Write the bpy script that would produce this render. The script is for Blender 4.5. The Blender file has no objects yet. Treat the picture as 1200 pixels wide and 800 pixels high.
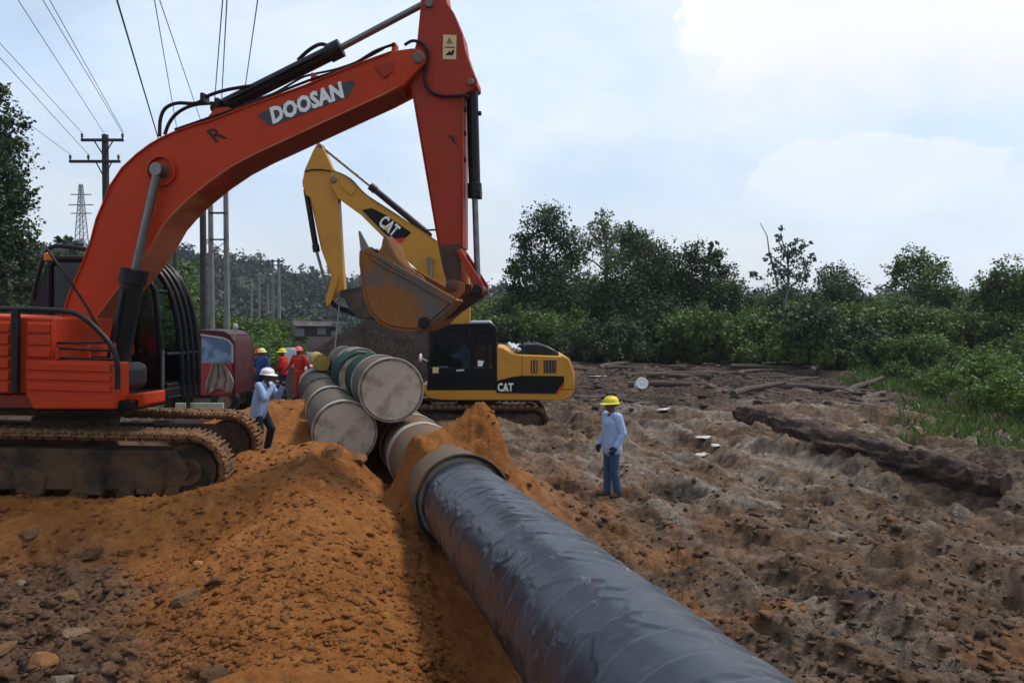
import bpy, bmesh, math, random
import numpy as np
from mathutils import Matrix, Vector, Euler

random.seed(7); RNG = np.random.default_rng(7)
SC = bpy.context.scene; COL = SC.collection
# ------------------------------------------------------------------ camera
F = 950.0; CAMZ = 3.05; TILT = math.atan(25 / F)
cam_data = bpy.data.cameras.new('camera'); cam = bpy.data.objects.new('camera', cam_data); COL.objects.link(cam)
cam.location = (0, 0, CAMZ); cam.rotation_euler = (math.pi / 2 - TILT, 0, 0)
cam_data.sensor_width = 36; cam_data.lens = 36 * F / 1200; cam_data.clip_start = .1; cam_data.clip_end = 9000
SC.camera = cam
# ------------------------------------------------------------------ light, sky, exposure
SUN_EL, SUN_AZ = math.radians(58), math.radians(62)
sl = bpy.data.lights.new('sun', 'SUN'); sl.energy = 2.5; sl.angle = math.radians(11); sl.color = (1, .96, .9)
sun = bpy.data.objects.new('sun', sl); COL.objects.link(sun)
sd = Vector((math.sin(SUN_AZ) * math.cos(SUN_EL), math.cos(SUN_AZ) * math.cos(SUN_EL), math.sin(SUN_EL)))
sun.rotation_euler = (-sd).to_track_quat('-Z', 'Y').to_euler()
SC.view_settings.view_transform = 'Standard'; SC.view_settings.look = 'None'
SC.view_settings.exposure = .42; SC.view_settings.gamma = 1
W = bpy.data.worlds.new('World'); SC.world = W; W.use_nodes = True

class NT:
    """short-hand for node trees"""
    def __init__(s, tree): s.t = tree; s.n = tree.nodes; s.l = tree.links
    def new(s, typ, **kw):
        n = s.n.new(typ)
        for k, v in kw.items(): setattr(n, k, v)
        return n
    def val(s, sock, v):
        if isinstance(v, bpy.types.NodeSocket): s.l.new(v, sock)
        else:
            if hasattr(sock.default_value, '__len__') and not hasattr(v, '__len__'): v = [v] * len(sock.default_value)
            if hasattr(sock.default_value, '__len__') and len(sock.default_value) == 4 and len(v) == 3: v = (*v, 1)
            sock.default_value = v
    def math(s, op, a, b=0., c=0., clamp=False):
        n = s.new('ShaderNodeMath', operation=op); n.use_clamp = clamp
        s.val(n.inputs[0], a); s.val(n.inputs[1], b); s.val(n.inputs[2], c); return n.outputs[0]
    def vmath(s, op, a, b=(0, 0, 0)):
        n = s.new('ShaderNodeVectorMath', operation=op); s.val(n.inputs[0], a); s.val(n.inputs[1], b)
        return n.outputs['Value'] if op in ('DOT_PRODUCT', 'LENGTH', 'DISTANCE') else n.outputs[0]
    def mix(s, f, a, b):
        n = s.new('ShaderNodeMix', data_type='RGBA'); s.val(n.inputs[0], f); s.val(n.inputs[6], a); s.val(n.inputs[7], b); return n.outputs[2]
    def noise(s, vec, scale, detail=5, rough=.55, dist=0.):
        n = s.new('ShaderNodeTexNoise'); s.val(n.inputs['Vector'], vec)
        n.inputs['Scale'].default_value = scale; n.inputs['Detail'].default_value = detail
        n.inputs['Roughness'].default_value = rough; n.inputs['Distortion'].default_value = dist
        return n.outputs[0]
    def step(s, v, lo, hi, a=0., b=1.):
        n = s.new('ShaderNodeMapRange'); n.interpolation_type = 'SMOOTHSTEP'
        s.val(n.inputs[0], v); s.val(n.inputs[1], lo); s.val(n.inputs[2], hi); s.val(n.inputs[3], a); s.val(n.inputs[4], b); return n.outputs[0]
    def mapping(s, vec, scale=(1, 1, 1), rot=(0, 0, 0), loc=(0, 0, 0)):
        n = s.new('ShaderNodeMapping'); s.val(n.inputs[0], vec); n.inputs['Scale'].default_value = scale
        n.inputs['Rotation'].default_value = rot; n.inputs['Location'].default_value = loc; return n.outputs[0]

def build_sky():
    q = NT(W.node_tree); q.n.clear()
    sky = q.new('ShaderNodeTexSky', sky_type='NISHITA'); sky.sun_disc = False
    sky.sun_elevation = SUN_EL; sky.sun_rotation = SUN_AZ; sky.air_density = 1.2; sky.dust_density = 2.5; sky.ozone_density = 1.5
    tc = q.new('ShaderNodeTexCoord').outputs['Generated']
    sep = q.new('ShaderNodeSeparateXYZ'); q.val(sep.inputs[0], tc); x, y, z = sep.outputs
    zz = q.math('ADD', q.math('MAXIMUM', z, 0.), .40)
    comb = q.new('ShaderNodeCombineXYZ'); q.val(comb.inputs[0], q.math('DIVIDE', x, zz)); q.val(comb.inputs[1], q.math('DIVIDE', y, zz)); q.val(comb.inputs[2], q.math('MULTIPLY', z, 2.))
    P = comb.outputs[0]
    base = q.vmath('SCALE', sky.outputs[0]); base.node.inputs['Scale'].default_value = .10
    # thin white veil everywhere, stronger to the horizon; soft broken cloud; one heaped cloud
    n1 = q.noise(P, 1.1, 7, .55, .3); n2 = q.noise(q.mapping(P, (1, 1, 1), (0, 0, 0), (7.3, 2.1, 4)), 2.3, 6, .6)
    soft = q.step(n1, .42, .62)
    veil = q.math('ADD', .55, q.math('MULTIPLY', soft, .30))
    veil = q.math('ADD', veil, q.step(z, .25, 0., 0., .10), clamp=True)
    veilcol = q.mix(q.step(n2, .3, .7), (.53, .665, .855), (.70, .765, .865))
    veilcol = q.mix(q.step(z, .20, .0, 0., .8), veilcol, (.66, .71, .80))
    c1 = q.mix(veil, base, veilcol)
    def heap(d, rx, rz, seed):
        d = Vector(d).normalized(); right = Vector((d.y, -d.x, 0)).normalized(); up = right.cross(d)
        a = q.math('DIVIDE', q.vmath('DOT_PRODUCT', tc, tuple(right)), rx); b = q.math('DIVIDE', q.vmath('DOT_PRODUCT', tc, tuple(up)), rz)
        front = q.vmath('DOT_PRODUCT', tc, tuple(d))
        r = q.math('SQRT', q.math('ADD', q.math('MULTIPLY', a, a), q.math('MULTIPLY', b, b)))
        nn = q.noise(q.mapping(tc, (1, 1, 1.3), (0, 0, 0), (seed, 0, 0)), 7.5, 9, .58)
        r = q.math('ADD', r, q.math('MULTIPLY', q.math('SUBTRACT', nn, .5), 1.7))
        edge = q.step(b, -.6, .1, .42, .06)      # a soft base, crisp heaped tops
        m = q.step(r, q.math('ADD', .82, edge), q.math('SUBTRACT', .86, edge), 0, 1)
        return q.math('MULTIPLY', m, q.step(front, 0., .2)), b
    m, b = heap((.42, .92, .345), .25, .125, 1.0)
    shade = q.mix(q.math('ADD', q.step(b, -1., .1, 0., .7), q.step(n2, .3, .7, 0, .3)), (.64, .68, .745), (.775, .78, .785))
    c2 = q.mix(q.math('MULTIPLY', m, .95), c1, shade)
    m2, b2 = heap((-.9, -.3, .5), .5, .22, 4.0)
    c2 = q.mix(q.math('MULTIPLY', m2, .8), c2, (.66, .68, .71))
    m3, b3 = heap((.58, .80, .135), .06, .035, 2.4)
    c2 = q.mix(q.math('MULTIPLY', m3, .55), c2, (.67, .68, .72))
    m4, b4 = heap((.40, .90, .16), .16, .05, 9.2)
    c2 = q.mix(q.math('MULTIPLY', m4, .45), c2, (.73, .745, .79))
    c2 = q.mix(q.step(z, -.02, .0, 0, 1), (.12, .10, .08), c2)
    bg = q.new('ShaderNodeBackground'); q.val(bg.inputs[0], c2); bg.inputs[1].default_value = 1.
    out = q.new('ShaderNodeOutputWorld'); q.l.new(bg.outputs[0], out.inputs[0])
build_sky()

# ------------------------------------------------------------------ photograph pixel -> ray -> point of the place
CAM = Vector((0, 0, CAMZ)); UP = Vector((0, math.sin(TILT), math.cos(TILT))); FW = Vector((0, math.cos(TILT), -math.sin(TILT)))
def ray(px, py): return FW + UP * ((400 - py) / F) + Vector(((px - 600) / F, 0, 0))
def at(px, py, Y):
    d = ray(px, py); return CAM + d * (Y / d.y)
def ground_hit(px, py):
    d = ray(px, py); t = np.geomspace(3., 400., 2500); hit = np.nonzero(CAMZ + d.z * t <= height(d.x * t, d.y * t))[0]
    return CAM + d * float(t[hit[0]] if len(hit) else t[-1])

# ------------------------------------------------------------------ materials
MATS = {}
def mat(name, col, rough=.6, dirt=None, damt=.0, dscale=3., var=.12, vscale=6., bump=0., bscale=30., metal=0., spec=.22, dlo=.45, dhi=.65, coat=0.):
    """paint / soil / cloth with uneven colour, optional dirt patches and fine relief, in object space"""
    if name in MATS: return MATS[name]
    m = bpy.data.materials.new(name); m.use_nodes = True; q = NT(m.node_tree)
    b = q.n['Principled BSDF']; tc = q.new('ShaderNodeTexCoord').outputs['Object']
    c = Vector(col)
    out = q.mix(q.noise(tc, vscale, 5), tuple(c * (1 - var)), tuple(c * (1 + var)))
    r = rough
    if dirt:
        f = q.math('MULTIPLY', q.step(q.noise(tc, dscale, 7, .62), dlo, dhi), damt)
        out = q.mix(f, out, dirt); r = q.math('ADD', rough, q.math('MULTIPLY', f, .9 - rough))
    q.val(b.inputs['Base Color'], out); q.val(b.inputs['Roughness'], r)
    b.inputs['Metallic'].default_value = metal; b.inputs['Specular IOR Level'].default_value = spec
    if coat: b.inputs['Coat Weight'].default_value = coat; b.inputs['Coat Roughness'].default_value = .2
    if bump:
        bn = q.new('ShaderNodeBump'); bn.inputs['Strength'].default_value = bump; bn.inputs['Distance'].default_value = .05
        q.val(bn.inputs['Height'], q.noise(tc, bscale, 6, .6)); q.l.new(bn.outputs[0], b.inputs['Normal'])
    MATS[name] = m; return m
SOIL = (.20, .088, .030); MUD = (.105, .068, .045)
def M(k):
    return {
     'orange': lambda: mat('orange_paint', (.44, .038, .007), .42, (.22, .07, .025), .30, 2.2, .14, 1.2, spec=.18, dlo=.52, dhi=.75),
     'arm_red': lambda: mat('worn_red_paint', (.31, .029, .011), .5, (.10, .045, .025), .45, 2.5, .16, 1.5, dlo=.5, dhi=.75),
     'edge': lambda: mat('plate_edge_paint', (.45, .12, .05), .5, (.3, .2, .13), .5, 4),
     'yellow': lambda: mat('yellow_paint', (.50, .235, .03), .42, (.22, .12, .05), .35, 2., .12, 1.5, dlo=.5, dhi=.75),
     'black': lambda: mat('black_paint', (.008, .008, .009), .45, (.04, .03, .02), .3, 4.),
     'cabblack': lambda: mat('cab_black_paint', (.005, .005, .006), .4, (.022, .017, .013), .2, 3., spec=.14),
     'rubber': lambda: mat('hose_rubber', (.010, .010, .011), .5),
     'steel': lambda: mat('worn_steel', (.16, .145, .13), .55, (.17, .08, .03), .7, 3., metal=.35),
     'bucket': lambda: mat('dirty_bucket_steel', (.115, .095, .08), .7, (.25, .10, .03), .95, 1.7, bump=.35, bscale=18, metal=.1, dlo=.40, dhi=.56),
     'chrome': lambda: mat('piston_rod_steel', (.17, .17, .17), .3, (.15, .10, .06), .4, 6., metal=.7),
     'trackdirt': lambda: mat('track_soil_steel', (.105, .060, .030), .9, (.20, .10, .04), .85, 2.3, bump=.6, bscale=22, dlo=.42, dhi=.6),
     'trackdark': lambda: mat('track_dark_steel', (.020, .016, .013), .85, (.105, .058, .030), .95, 1.9, bump=.8, bscale=12, dlo=.34, dhi=.60),
     'glass': glass,
     'white': lambda: mat('white_lettering', (.75, .75, .73), .5, var=.05),
     'plate': lambda: mat('grey_name_plate', (.055, .055, .065), .5),
     'cream': lambda: mat('cream_sticker', (.60, .47, .26), .55),
     'soilheap': lambda: mat('heap_soil', SOIL, .95, (.13, .065, .028), .6, 5., .25, 9., .8, 25.),
     'wood': lambda: mat('weathered_wood', (.085, .062, .048), .9, (.03, .024, .02), .6, 5., bump=.5, bscale=20),
     'concrete': lambda: mat('pole_concrete', (.19, .18, .17), .9, (.10, .09, .08), .5, 2.),
     'darkpole': lambda: mat('dark_pole', (.035, .035, .037), .85, (.07, .065, .06), .4, 3.),
     'wire': lambda: mat('wire_metal', (.13, .135, .15), .6),
     'bark': lambda: mat('tree_bark', (.075, .06, .048), .95, (.03, .026, .02), .6, 4., bump=.5),
     'palebark': lambda: mat('pale_bark', (.20, .185, .155), .95, (.08, .07, .06), .6, 3., bump=.4),
     'skin': lambda: mat('skin', (.115, .055, .033), .55, var=.06),
     'beige': lambda: mat('beige_end_cap', (.46, .39, .31), .8, (.22, .16, .105), .7, 3.5, bump=.2, dlo=.45, dhi=.68),
     'band': lambda: mat('pale_end_band', (.33, .30, .255), .75, (.15, .115, .08), .7, 3.),
     'greyshell': lambda: mat('grey_brown_pipe_coat', (.075, .064, .053), .75, (.14, .085, .045), .7, 2.5),
     'greenshell': lambda: mat('dark_green_pipe_coat', (.003, .030, .022), .7, (.05, .04, .03), .5, 3., dlo=.52, spec=.08),
     'darkshell': lambda: mat('dark_pipe_coat', (.014, .018, .017), .7, (.08, .06, .045), .5, 3.),
     'yellowcap': lambda: mat('yellow_cap', (.36, .24, .03), .7, (.2, .13, .07), .5, 4),
     'brownpipe': lambda: mat('earthy_pipe_coat', (.105, .075, .052), .75, (.19, .09, .032), .8, 2.4, bump=.15, dlo=.45, dhi=.62),
     'flange': lambda: mat('grey_green_sleeve', (.042, .038, .03), .7, (.15, .08, .036), .85, 3.),
    }[k]()
def glass():
    if 'glass' in MATS: return MATS['glass']
    m = bpy.data.materials.new('tinted_cab_glass'); m.use_nodes = True; q = NT(m.node_tree); q.n.remove(q.n['Principled BSDF'])
    t = q.new('ShaderNodeBsdfTransparent'); t.inputs[0].default_value = (.55, .6, .62, 1)
    g = q.new('ShaderNodeBsdfGlossy'); g.inputs[0].default_value = (.8, .85, .9, 1); g.inputs['Roughness'].default_value = .06
    fr = q.new('ShaderNodeFresnel'); fr.inputs[0].default_value = 1.45
    mx = q.new('ShaderNodeMixShader'); q.l.new(fr.outputs[0], mx.inputs[0]); q.l.new(t.outputs[0], mx.inputs[1]); q.l.new(g.outputs[0], mx.inputs[2])
    q.l.new(mx.outputs[0], q.n['Material Output'].inputs[0]); MATS['glass'] = m; return m

# ------------------------------------------------------------------ mesh building
WORLDM = {}
def link(o, parent=None, world=None):
    COL.objects.link(o); wm = world if world is not None else (WORLDM[parent.name] if parent else Matrix())
    if parent:
        o.parent = parent; o.matrix_basis = WORLDM[parent.name].inverted() @ wm
    else: o.matrix_basis = wm
    WORLDM[o.name] = wm.copy(); return o
def tag(o, label=None, cat=None, group=None, kind=None):
    if label: o['label'] = label
    if cat: o['category'] = cat
    if group: o['group'] = group
    if kind: o['kind'] = kind
    return o
def empty(name, world, label, cat, group=None):
    o = bpy.data.objects.new(name, None); o.empty_display_size = .3; link(o, None, world); return tag(o, label, cat, group)
def axes(d):
    d = Vector(d).normalized(); a = Vector((0, 0, 1)) if abs(d.z) < .9 else Vector((1, 0, 0))
    u = d.cross(a).normalized(); return u, d.cross(u).normalized()
class MB:
    def __init__(s): s.v = []; s.f = []; s.mi = []
    def add(s, v, f, mi=0):
        o = len(s.v); s.v += [tuple(p) for p in v]; s.f += [tuple(i + o for i in q) for q in f]; s.mi += [mi] * len(f); return s
    def box(s, c, d, mi=0, rot=None):
        c = Vector(c); v = []
        for x in (-1, 1):
            for y in (-1, 1):
                for z in (-1, 1):
                    p = Vector((x * d[0] / 2, y * d[1] / 2, z * d[2] / 2))
                    if rot is not None: p = rot @ p
                    v.append(c + p)
        return s.add(v, [(0, 1, 3, 2), (4, 6, 7, 5), (0, 4, 5, 1), (2, 3, 7, 6), (0, 2, 6, 4), (1, 5, 7, 3)], mi)
    def prism(s, poly, l0, l1, mi=0):
        """poly: (u, z) outline, extruded along local y from l0 to l1"""
        n = len(poly); a = sum(poly[i][0] * poly[(i + 1) % n][1] - poly[(i + 1) % n][0] * poly[i][1] for i in range(n))
        if a < 0: poly = poly[::-1]
        v = [(u, l0, z) for u, z in poly] + [(u, l1, z) for u, z in poly]
        f = [tuple(range(n)), tuple(range(2 * n - 1, n - 1, -1))] + [(i + n, (i + 1) % n + n, (i + 1) % n, i) for i in range(n)]
        return s.add(v, f, mi)
    def ribbon(s, line, t, l0, l1, mi=0):
        """a plate of thickness t following a (u, z) line"""
        n = len(line); off = []
        for i in range(n):
            a = Vector(line[max(i - 1, 0)]); b = Vector(line[min(i + 1, n - 1)]); d = (b - a).normalized(); off.append(Vector((-d.y, d.x)) * t)
        v = []
        for i in range(n):
            p = Vector(line[i]); r = p + off[i]
            v += [(p.x, l0, p.y), (p.x, l1, p.y), (r.x, l1, r.y), (r.x, l0, r.y)]
        f = [(0, 1, 2, 3), tuple(4 * (n - 1) + k for k in (3, 2, 1, 0))]
        for i in range(n - 1):
            for k in range(4): f.append((4 * i + k, 4 * i + 4 + k, 4 * i + 4 + (k + 1) % 4, 4 * i + (k + 1) % 4))
        return s.add(v, f, mi)
    def tube(s, pts, r, n=10, mi=0, cap=True):
        pts = [Vector(p) for p in pts]; rr = r if hasattr(r, '__len__') else [r] * len(pts); v = []; f = []; u0 = None
        for i, p in enumerate(pts):
            d = (pts[min(i + 1, len(pts) - 1)] - pts[max(i - 1, 0)]).normalized()
            if u0 is None: u0, _ = axes(d)
            u0 = (u0 - d * u0.dot(d)).normalized(); w = d.cross(u0)
            v += [p + (u0 * math.cos(2 * math.pi * k / n) + w * math.sin(2 * math.pi * k / n)) * rr[i] for k in range(n)]
        for i in range(len(pts) - 1):
            for k in range(n): f.append((i * n + k, i * n + (k + 1) % n, (i + 1) * n + (k + 1) % n, (i + 1) * n + k))
        if cap: f += [tuple(range(n - 1, -1, -1)), tuple((len(pts) - 1) * n + k for k in range(n))]
        return s.add(v, f, mi)
    def lathe(s, c, axis, prof, n=24, mi=0):
        """prof: (along axis, radius) pairs"""
        c = Vector(c); d = Vector(axis).normalized(); u, w = axes(d); v = []; f = []
        for a, r in prof:
            v += [c + d * a + (u * math.cos(2 * math.pi * k / n) + w * math.sin(2 * math.pi * k / n)) * max(r, 1e-4) for k in range(n)]
        for i in range(len(prof) - 1):
            for k in range(n): f.append((i * n + k, i * n + (k + 1) % n, (i + 1) * n + (k + 1) % n, (i + 1) * n + k))
        return s.add(v, f, mi)
    def ball(s, c, r, nu=12, nv=8, mi=0, rot=None):
        c = Vector(c); r = r if hasattr(r, '__len__') else (r, r, r); v = []; f = []
        for j in range(nv + 1):
            t = math.pi * j / nv
            for i in range(nu):
                p = 2 * math.pi * i / nu; q = Vector((r[0] * math.sin(t) * math.cos(p), r[1] * math.sin(t) * math.sin(p), r[2] * math.cos(t)))
                v.append(c + (rot @ q if rot is not None else q))
        for j in range(nv):
            for i in range(nu): f.append((j * nu + i, (j + 1) * nu + i, (j + 1) * nu + (i + 1) % nu, j * nu + (i + 1) % nu))
        return s.add(v, f, mi)
    def capsule(s, a, b, ra, rb, n=12):
        a = Vector(a); b = Vector(b); d = (b - a); L = max(d.length, 1e-5); d /= L; prof = []
        for k in range(5): t = math.pi / 2 * k / 4; prof.append((-ra * math.cos(t), ra * math.sin(t)))
        for k in range(5): t = math.pi / 2 * k / 4; prof.append((L + rb * math.sin(t), rb * math.cos(t)))
        return s.lathe(a, d, prof, n)
    def mesh(s, name, mats, smooth=35):
        me = bpy.data.meshes.new(name); me.from_pydata(s.v, [], s.f); me.update()
        for m in (mats if isinstance(mats, (list, tuple)) else [mats]): me.materials.append(M(m) if isinstance(m, str) else m)
        me.polygons.foreach_set('material_index', s.mi)
        bm = bmesh.new(); bm.from_mesh(me); bmesh.ops.remove_doubles(bm, verts=bm.verts, dist=1e-4); bmesh.ops.recalc_face_normals(bm, faces=bm.faces); bm.to_mesh(me); bm.free()
        if smooth: me.shade_smooth(); me.set_sharp_from_angle(angle=math.radians(smooth))
        return me
    def build(s, name, mats, parent=None, world=None, bevel=0, smooth=35, label=None):
        o = bpy.data.objects.new(name, s.mesh(name, mats, smooth)); link(o, parent, world)
        if bevel:
            b = o.modifiers.new('bevel', 'BEVEL'); b.width = bevel; b.segments = 2; b.limit_method = 'ANGLE'; b.angle_limit = math.radians(40)
        if label: o['label'] = label
        return o
def npmesh(name, V, Fq, mats, smooth=False, attr=None):
    """big meshes straight from numpy arrays (all faces with the same number of corners)"""
    me = bpy.data.meshes.new(name); k = Fq.shape[1]
    me.vertices.add(len(V)); me.vertices.foreach_set('co', V.astype(np.float32).ravel())
    me.loops.add(Fq.size); me.loops.foreach_set('vertex_index', Fq.astype(np.int32).ravel())
    me.polygons.add(len(Fq)); me.polygons.foreach_set('loop_start', np.arange(0, Fq.size, k, dtype=np.int32))
    me.update(calc_edges=True)
    for m in mats: me.materials.append(m)
    if attr:
        for an, A in attr.items():
            ca = me.color_attributes.new(an, 'FLOAT_COLOR', 'POINT'); ca.data.foreach_set('color', A.astype(np.float32).ravel())
    if smooth: me.shade_smooth()
    return me
def copy_tree(o, world, label=None, group=None):
    old = WORLDM[o.name]; d = world @ old.inverted()
    def rec(s, par):
        c = s.copy(); COL.objects.link(c); wm = d @ WORLDM[s.name]; WORLDM[c.name] = wm
        if par: c.parent = par; c.matrix_parent_inverse = Matrix(); c.matrix_basis = WORLDM[par.name].inverted() @ wm
        else: c.matrix_basis = wm
        for ch in list(s.children): rec(ch, c)
        return c
    r = rec(o, None)
    if label: r['label'] = label
    if group: r['group'] = group
    return r
def T(x, y, z, rz=0., s=1.): return Matrix.Translation((x, y, z)) @ Matrix.Rotation(rz, 4, 'Z') @ Matrix.Scale(s, 4)
class Frame:
    """a machine's own axes: u forward, l to its left, z up"""
    def __init__(s, o, yaw, pitch=0.):
        s.M = Matrix.Translation(o) @ Matrix.Rotation(math.radians(yaw), 4, 'Z') @ Matrix.Rotation(math.radians(pitch), 4, 'Y'); s.I = s.M.inverted(); s.R = s.I.to_3x3()
    def uz(s, px, py, l):
        o = s.I @ CAM; d = s.R @ ray(px, py); t = (l - o.y) / d.y; p = o + d * t; return (p.x, p.z)
    def poly(s, pts, l): return [s.uz(a, b, l) for a, b in pts]
    def p3(s, px, py, l):
        u, z = s.uz(px, py, l); return Vector((u, l, z))
def text_mb(txt, origin, ud, vd, size, ext=.006, shear=0., bold=.0, mi=0, mb=None):
    """built-in lettering laid on a surface: origin, text direction, up direction"""
    cu = bpy.data.curves.new('t', 'FONT'); cu.body = txt; cu.size = 1.; cu.shear = shear; cu.offset = bold; cu.extrude = 0; cu.resolution_u = 2; cu.space_character = 1.03
    o = bpy.data.objects.new('t', cu); COL.objects.link(o); bpy.context.view_layer.update()
    me = bpy.data.meshes.new_from_object(o.evaluated_get(bpy.context.evaluated_depsgraph_get()))
    ud = Vector(ud).normalized() * size; vd = Vector(vd).normalized() * size; nd = ud.cross(vd).normalized() * ext; O = Vector(origin)
    v = [O + ud * p.co.x + vd * p.co.y + nd for p in me.vertices]; f = [tuple(p.vertices) for p in me.polygons]
    bpy.data.objects.remove(o); bpy.data.curves.remove(cu); bpy.data.meshes.remove(me)
    mb = mb or MB(); return mb.add(v, f, mi)

# ------------------------------------------------------------------ the lie of the land
def vnoise(x, y, seed=0):
    xi = np.floor(x).astype(np.int64); yi = np.floor(y).astype(np.int64); fx = x - xi; fy = y - yi
    def h(a, b):
        n = (a * 374761393 + b * 668265263 + seed * 1442695041) & 0xffffffff; n = ((n ^ (n >> 13)) * 1274126177) & 0xffffffff
        return ((n ^ (n >> 16)) & 0xffff) / 65535.
    sx = fx * fx * (3 - 2 * fx); sy = fy * fy * (3 - 2 * fy)
    return (h(xi, yi) * (1 - sx) + h(xi + 1, yi) * sx) * (1 - sy) + (h(xi, yi + 1) * (1 - sx) + h(xi + 1, yi + 1) * sx) * sy
def fbm(x, y, o=4, seed=0, g=.5):
    s = 0; a = 1; t = 0
    for k in range(o): s = s + a * vnoise(x * 2 ** k + 13.7 * k, y * 2 ** k - 7.1 * k, seed + k); t += a; a *= g
    return s / t - .5
def clods(x, y, cell, seed, fill=.7):
    """lumps of soil: overlapping domes scattered on a jittered grid"""
    gx = x / cell; gy = y / cell; xi = np.floor(gx).astype(np.int64); yi = np.floor(gy).astype(np.int64); out = np.zeros_like(x)
    for i in (-1, 0, 1):
        for j in (-1, 0, 1):
            a = xi + i; b = yi + j
            def h(k):
                n = (a * 374761393 + b * 668265263 + (seed * 7 + k) * 1442695041) & 0xffffffff; n = ((n ^ (n >> 13)) * 1274126177) & 0xffffffff
                return ((n ^ (n >> 16)) & 0xffff) / 65535.
            cx = a + h(1); cy = b + h(2); r = .25 + .55 * h(3) * fill; an = h(5) * 3.14; e = .6 + .4 * h(6)
            dx = gx - cx; dy = gy - cy; u = dx * np.cos(an) + dy * np.sin(an); w = (-dx * np.sin(an) + dy * np.cos(an)) / e
            d = np.maximum(np.maximum(np.abs(u), np.abs(w)), np.abs(u + w * (h(7) - .2)) * .82); out = np.maximum(out, np.minimum(np.clip((r - d) * (1.2 + 1.6 * h(8)), 0, None), r * (.35 + .5 * h(4)) + (h(9) - .5) * u + (h(10) - .5) * w))
    return out * cell
def sm(a, b, x): t = np.clip((x - a) / (b - a), 0, 1); return t * t * (3 - 2 * t)
def gauss(x, y, cx, cy, sx, sy, rot=0.):
    c, s = math.cos(rot), math.sin(rot); dx = x - cx; dy = y - cy; u = dx * c + dy * s; w = -dx * s + dy * c
    return np.exp(-.5 * ((u / sx) ** 2 + (w / sy) ** 2))
def pipe_x(y): return np.where(y < 10.5, -.63 + .221 * (10.5 - y), -.63 - .2526 * (y - 10.5))
RUTS = ((2.6, .105, 1.15), (5.6, .19, 1.1), (9.5, .30, 1.1))
def rut_h(x, y):
    s = 0
    for x0, k, hw in RUTS:
        c = x0 + (27 - y) * k + .35 * fbm(y * .22 + x0, y * 0 + 3., 2, 71)
        for sg in (-1, 1):
            d = (x - c - sg * hw) / .34; s = s + (-.13 * np.exp(-.5 * d ** 4) + .09 * np.exp(-.5 * ((np.abs(d) - 1.55) / .42) ** 2) + .02 * np.sin(y * 28) * np.exp(-.5 * d ** 4)) * sm(6, 9, y) * sm(30, 24, y) * (.4 + 1.2 * vnoise(y * .5 + sg, y * 0 + x0, 72))
    return s
def rut_m(x, y):
    s = 0
    for x0, k, hw in RUTS:
        c = x0 + (27 - y) * k + .35 * fbm(y * .22 + x0, y * 0 + 3., 2, 71)
        for sg in (-1, 1): d = (x - c - sg * hw) / .42; s = np.maximum(s, np.exp(-.5 * d ** 4) * sm(6, 9, y) * sm(30, 24, y))
    return s
def masks(x, y):
    n = fbm(x * .8, y * .8, 4, 5); n2 = fbm(x * 2.5, y * 2.5, 3, 9)
    off = x - pipe_x(y)
    spoil = sm(.9, -.2, off + n * 1.2) * sm(24, 19, y + n * 6) * sm(-13, -9, x + n * 3)     # dug orange soil, left of the pipe
    grey = sm(.5, -.6, x + 2.75 + (y - 6.4) * .62 + n * 1.6) * sm(10.6, 9.3, y + n * 1.2)   # older brown clods, lower left
    spoil = spoil * (1 - .72 * grey)
    right = gauss(x, y, 3.0, 6.3, 1.6, 1.2) * .75 + gauss(x, y, .7, 14.2, 1.5, 2.) * .55 + gauss(x, y, 1.9, 9.8, 1.2, 1.4) * .35
    org = np.clip(spoil + right * sm(-.15, .25, n + n2), 0, 1)
    heap = gauss(x, y, -.75, 12.3, 1.1, 1.1); org = np.maximum(org, np.clip(heap * 1.3, 0, 1))
    dark = np.clip(sm(24, 32, y + n * 8) * sm(-6, 0, x + n * 6) * (1 - .35 * sm(.0, .25, n)) + .9 * sm(20, 26, y + n * 3) * sm(-1, -4, x) + gauss(x, y, 9, 14.6, 1.7, .8, -.6) * .9, 0, 1)
    rut = np.abs(fbm((x * .8 + y * .62) * .9, (x * .62 - y * .8) * .16, 4, 21))
    pale = sm(.07, .0, rut) * sm(.0, .16, fbm(x * .5, y * .5, 3, 31) + .15) * sm(.8, 2., off) * sm(42, 30, y) * (1 - org)
    dark = np.clip(dark + .4 * grey, 0, 1); pale = np.maximum(pale, .9 * rut_m(x, y) * sm(-.05, .15, fbm(x * 1.2, y * .5, 3, 73) + .03) * (1 - org) * sm(.7, 1.2, off))  # rut floors also lightened: mud sheen put into the colour
    return org, dark, pale, grey
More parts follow.
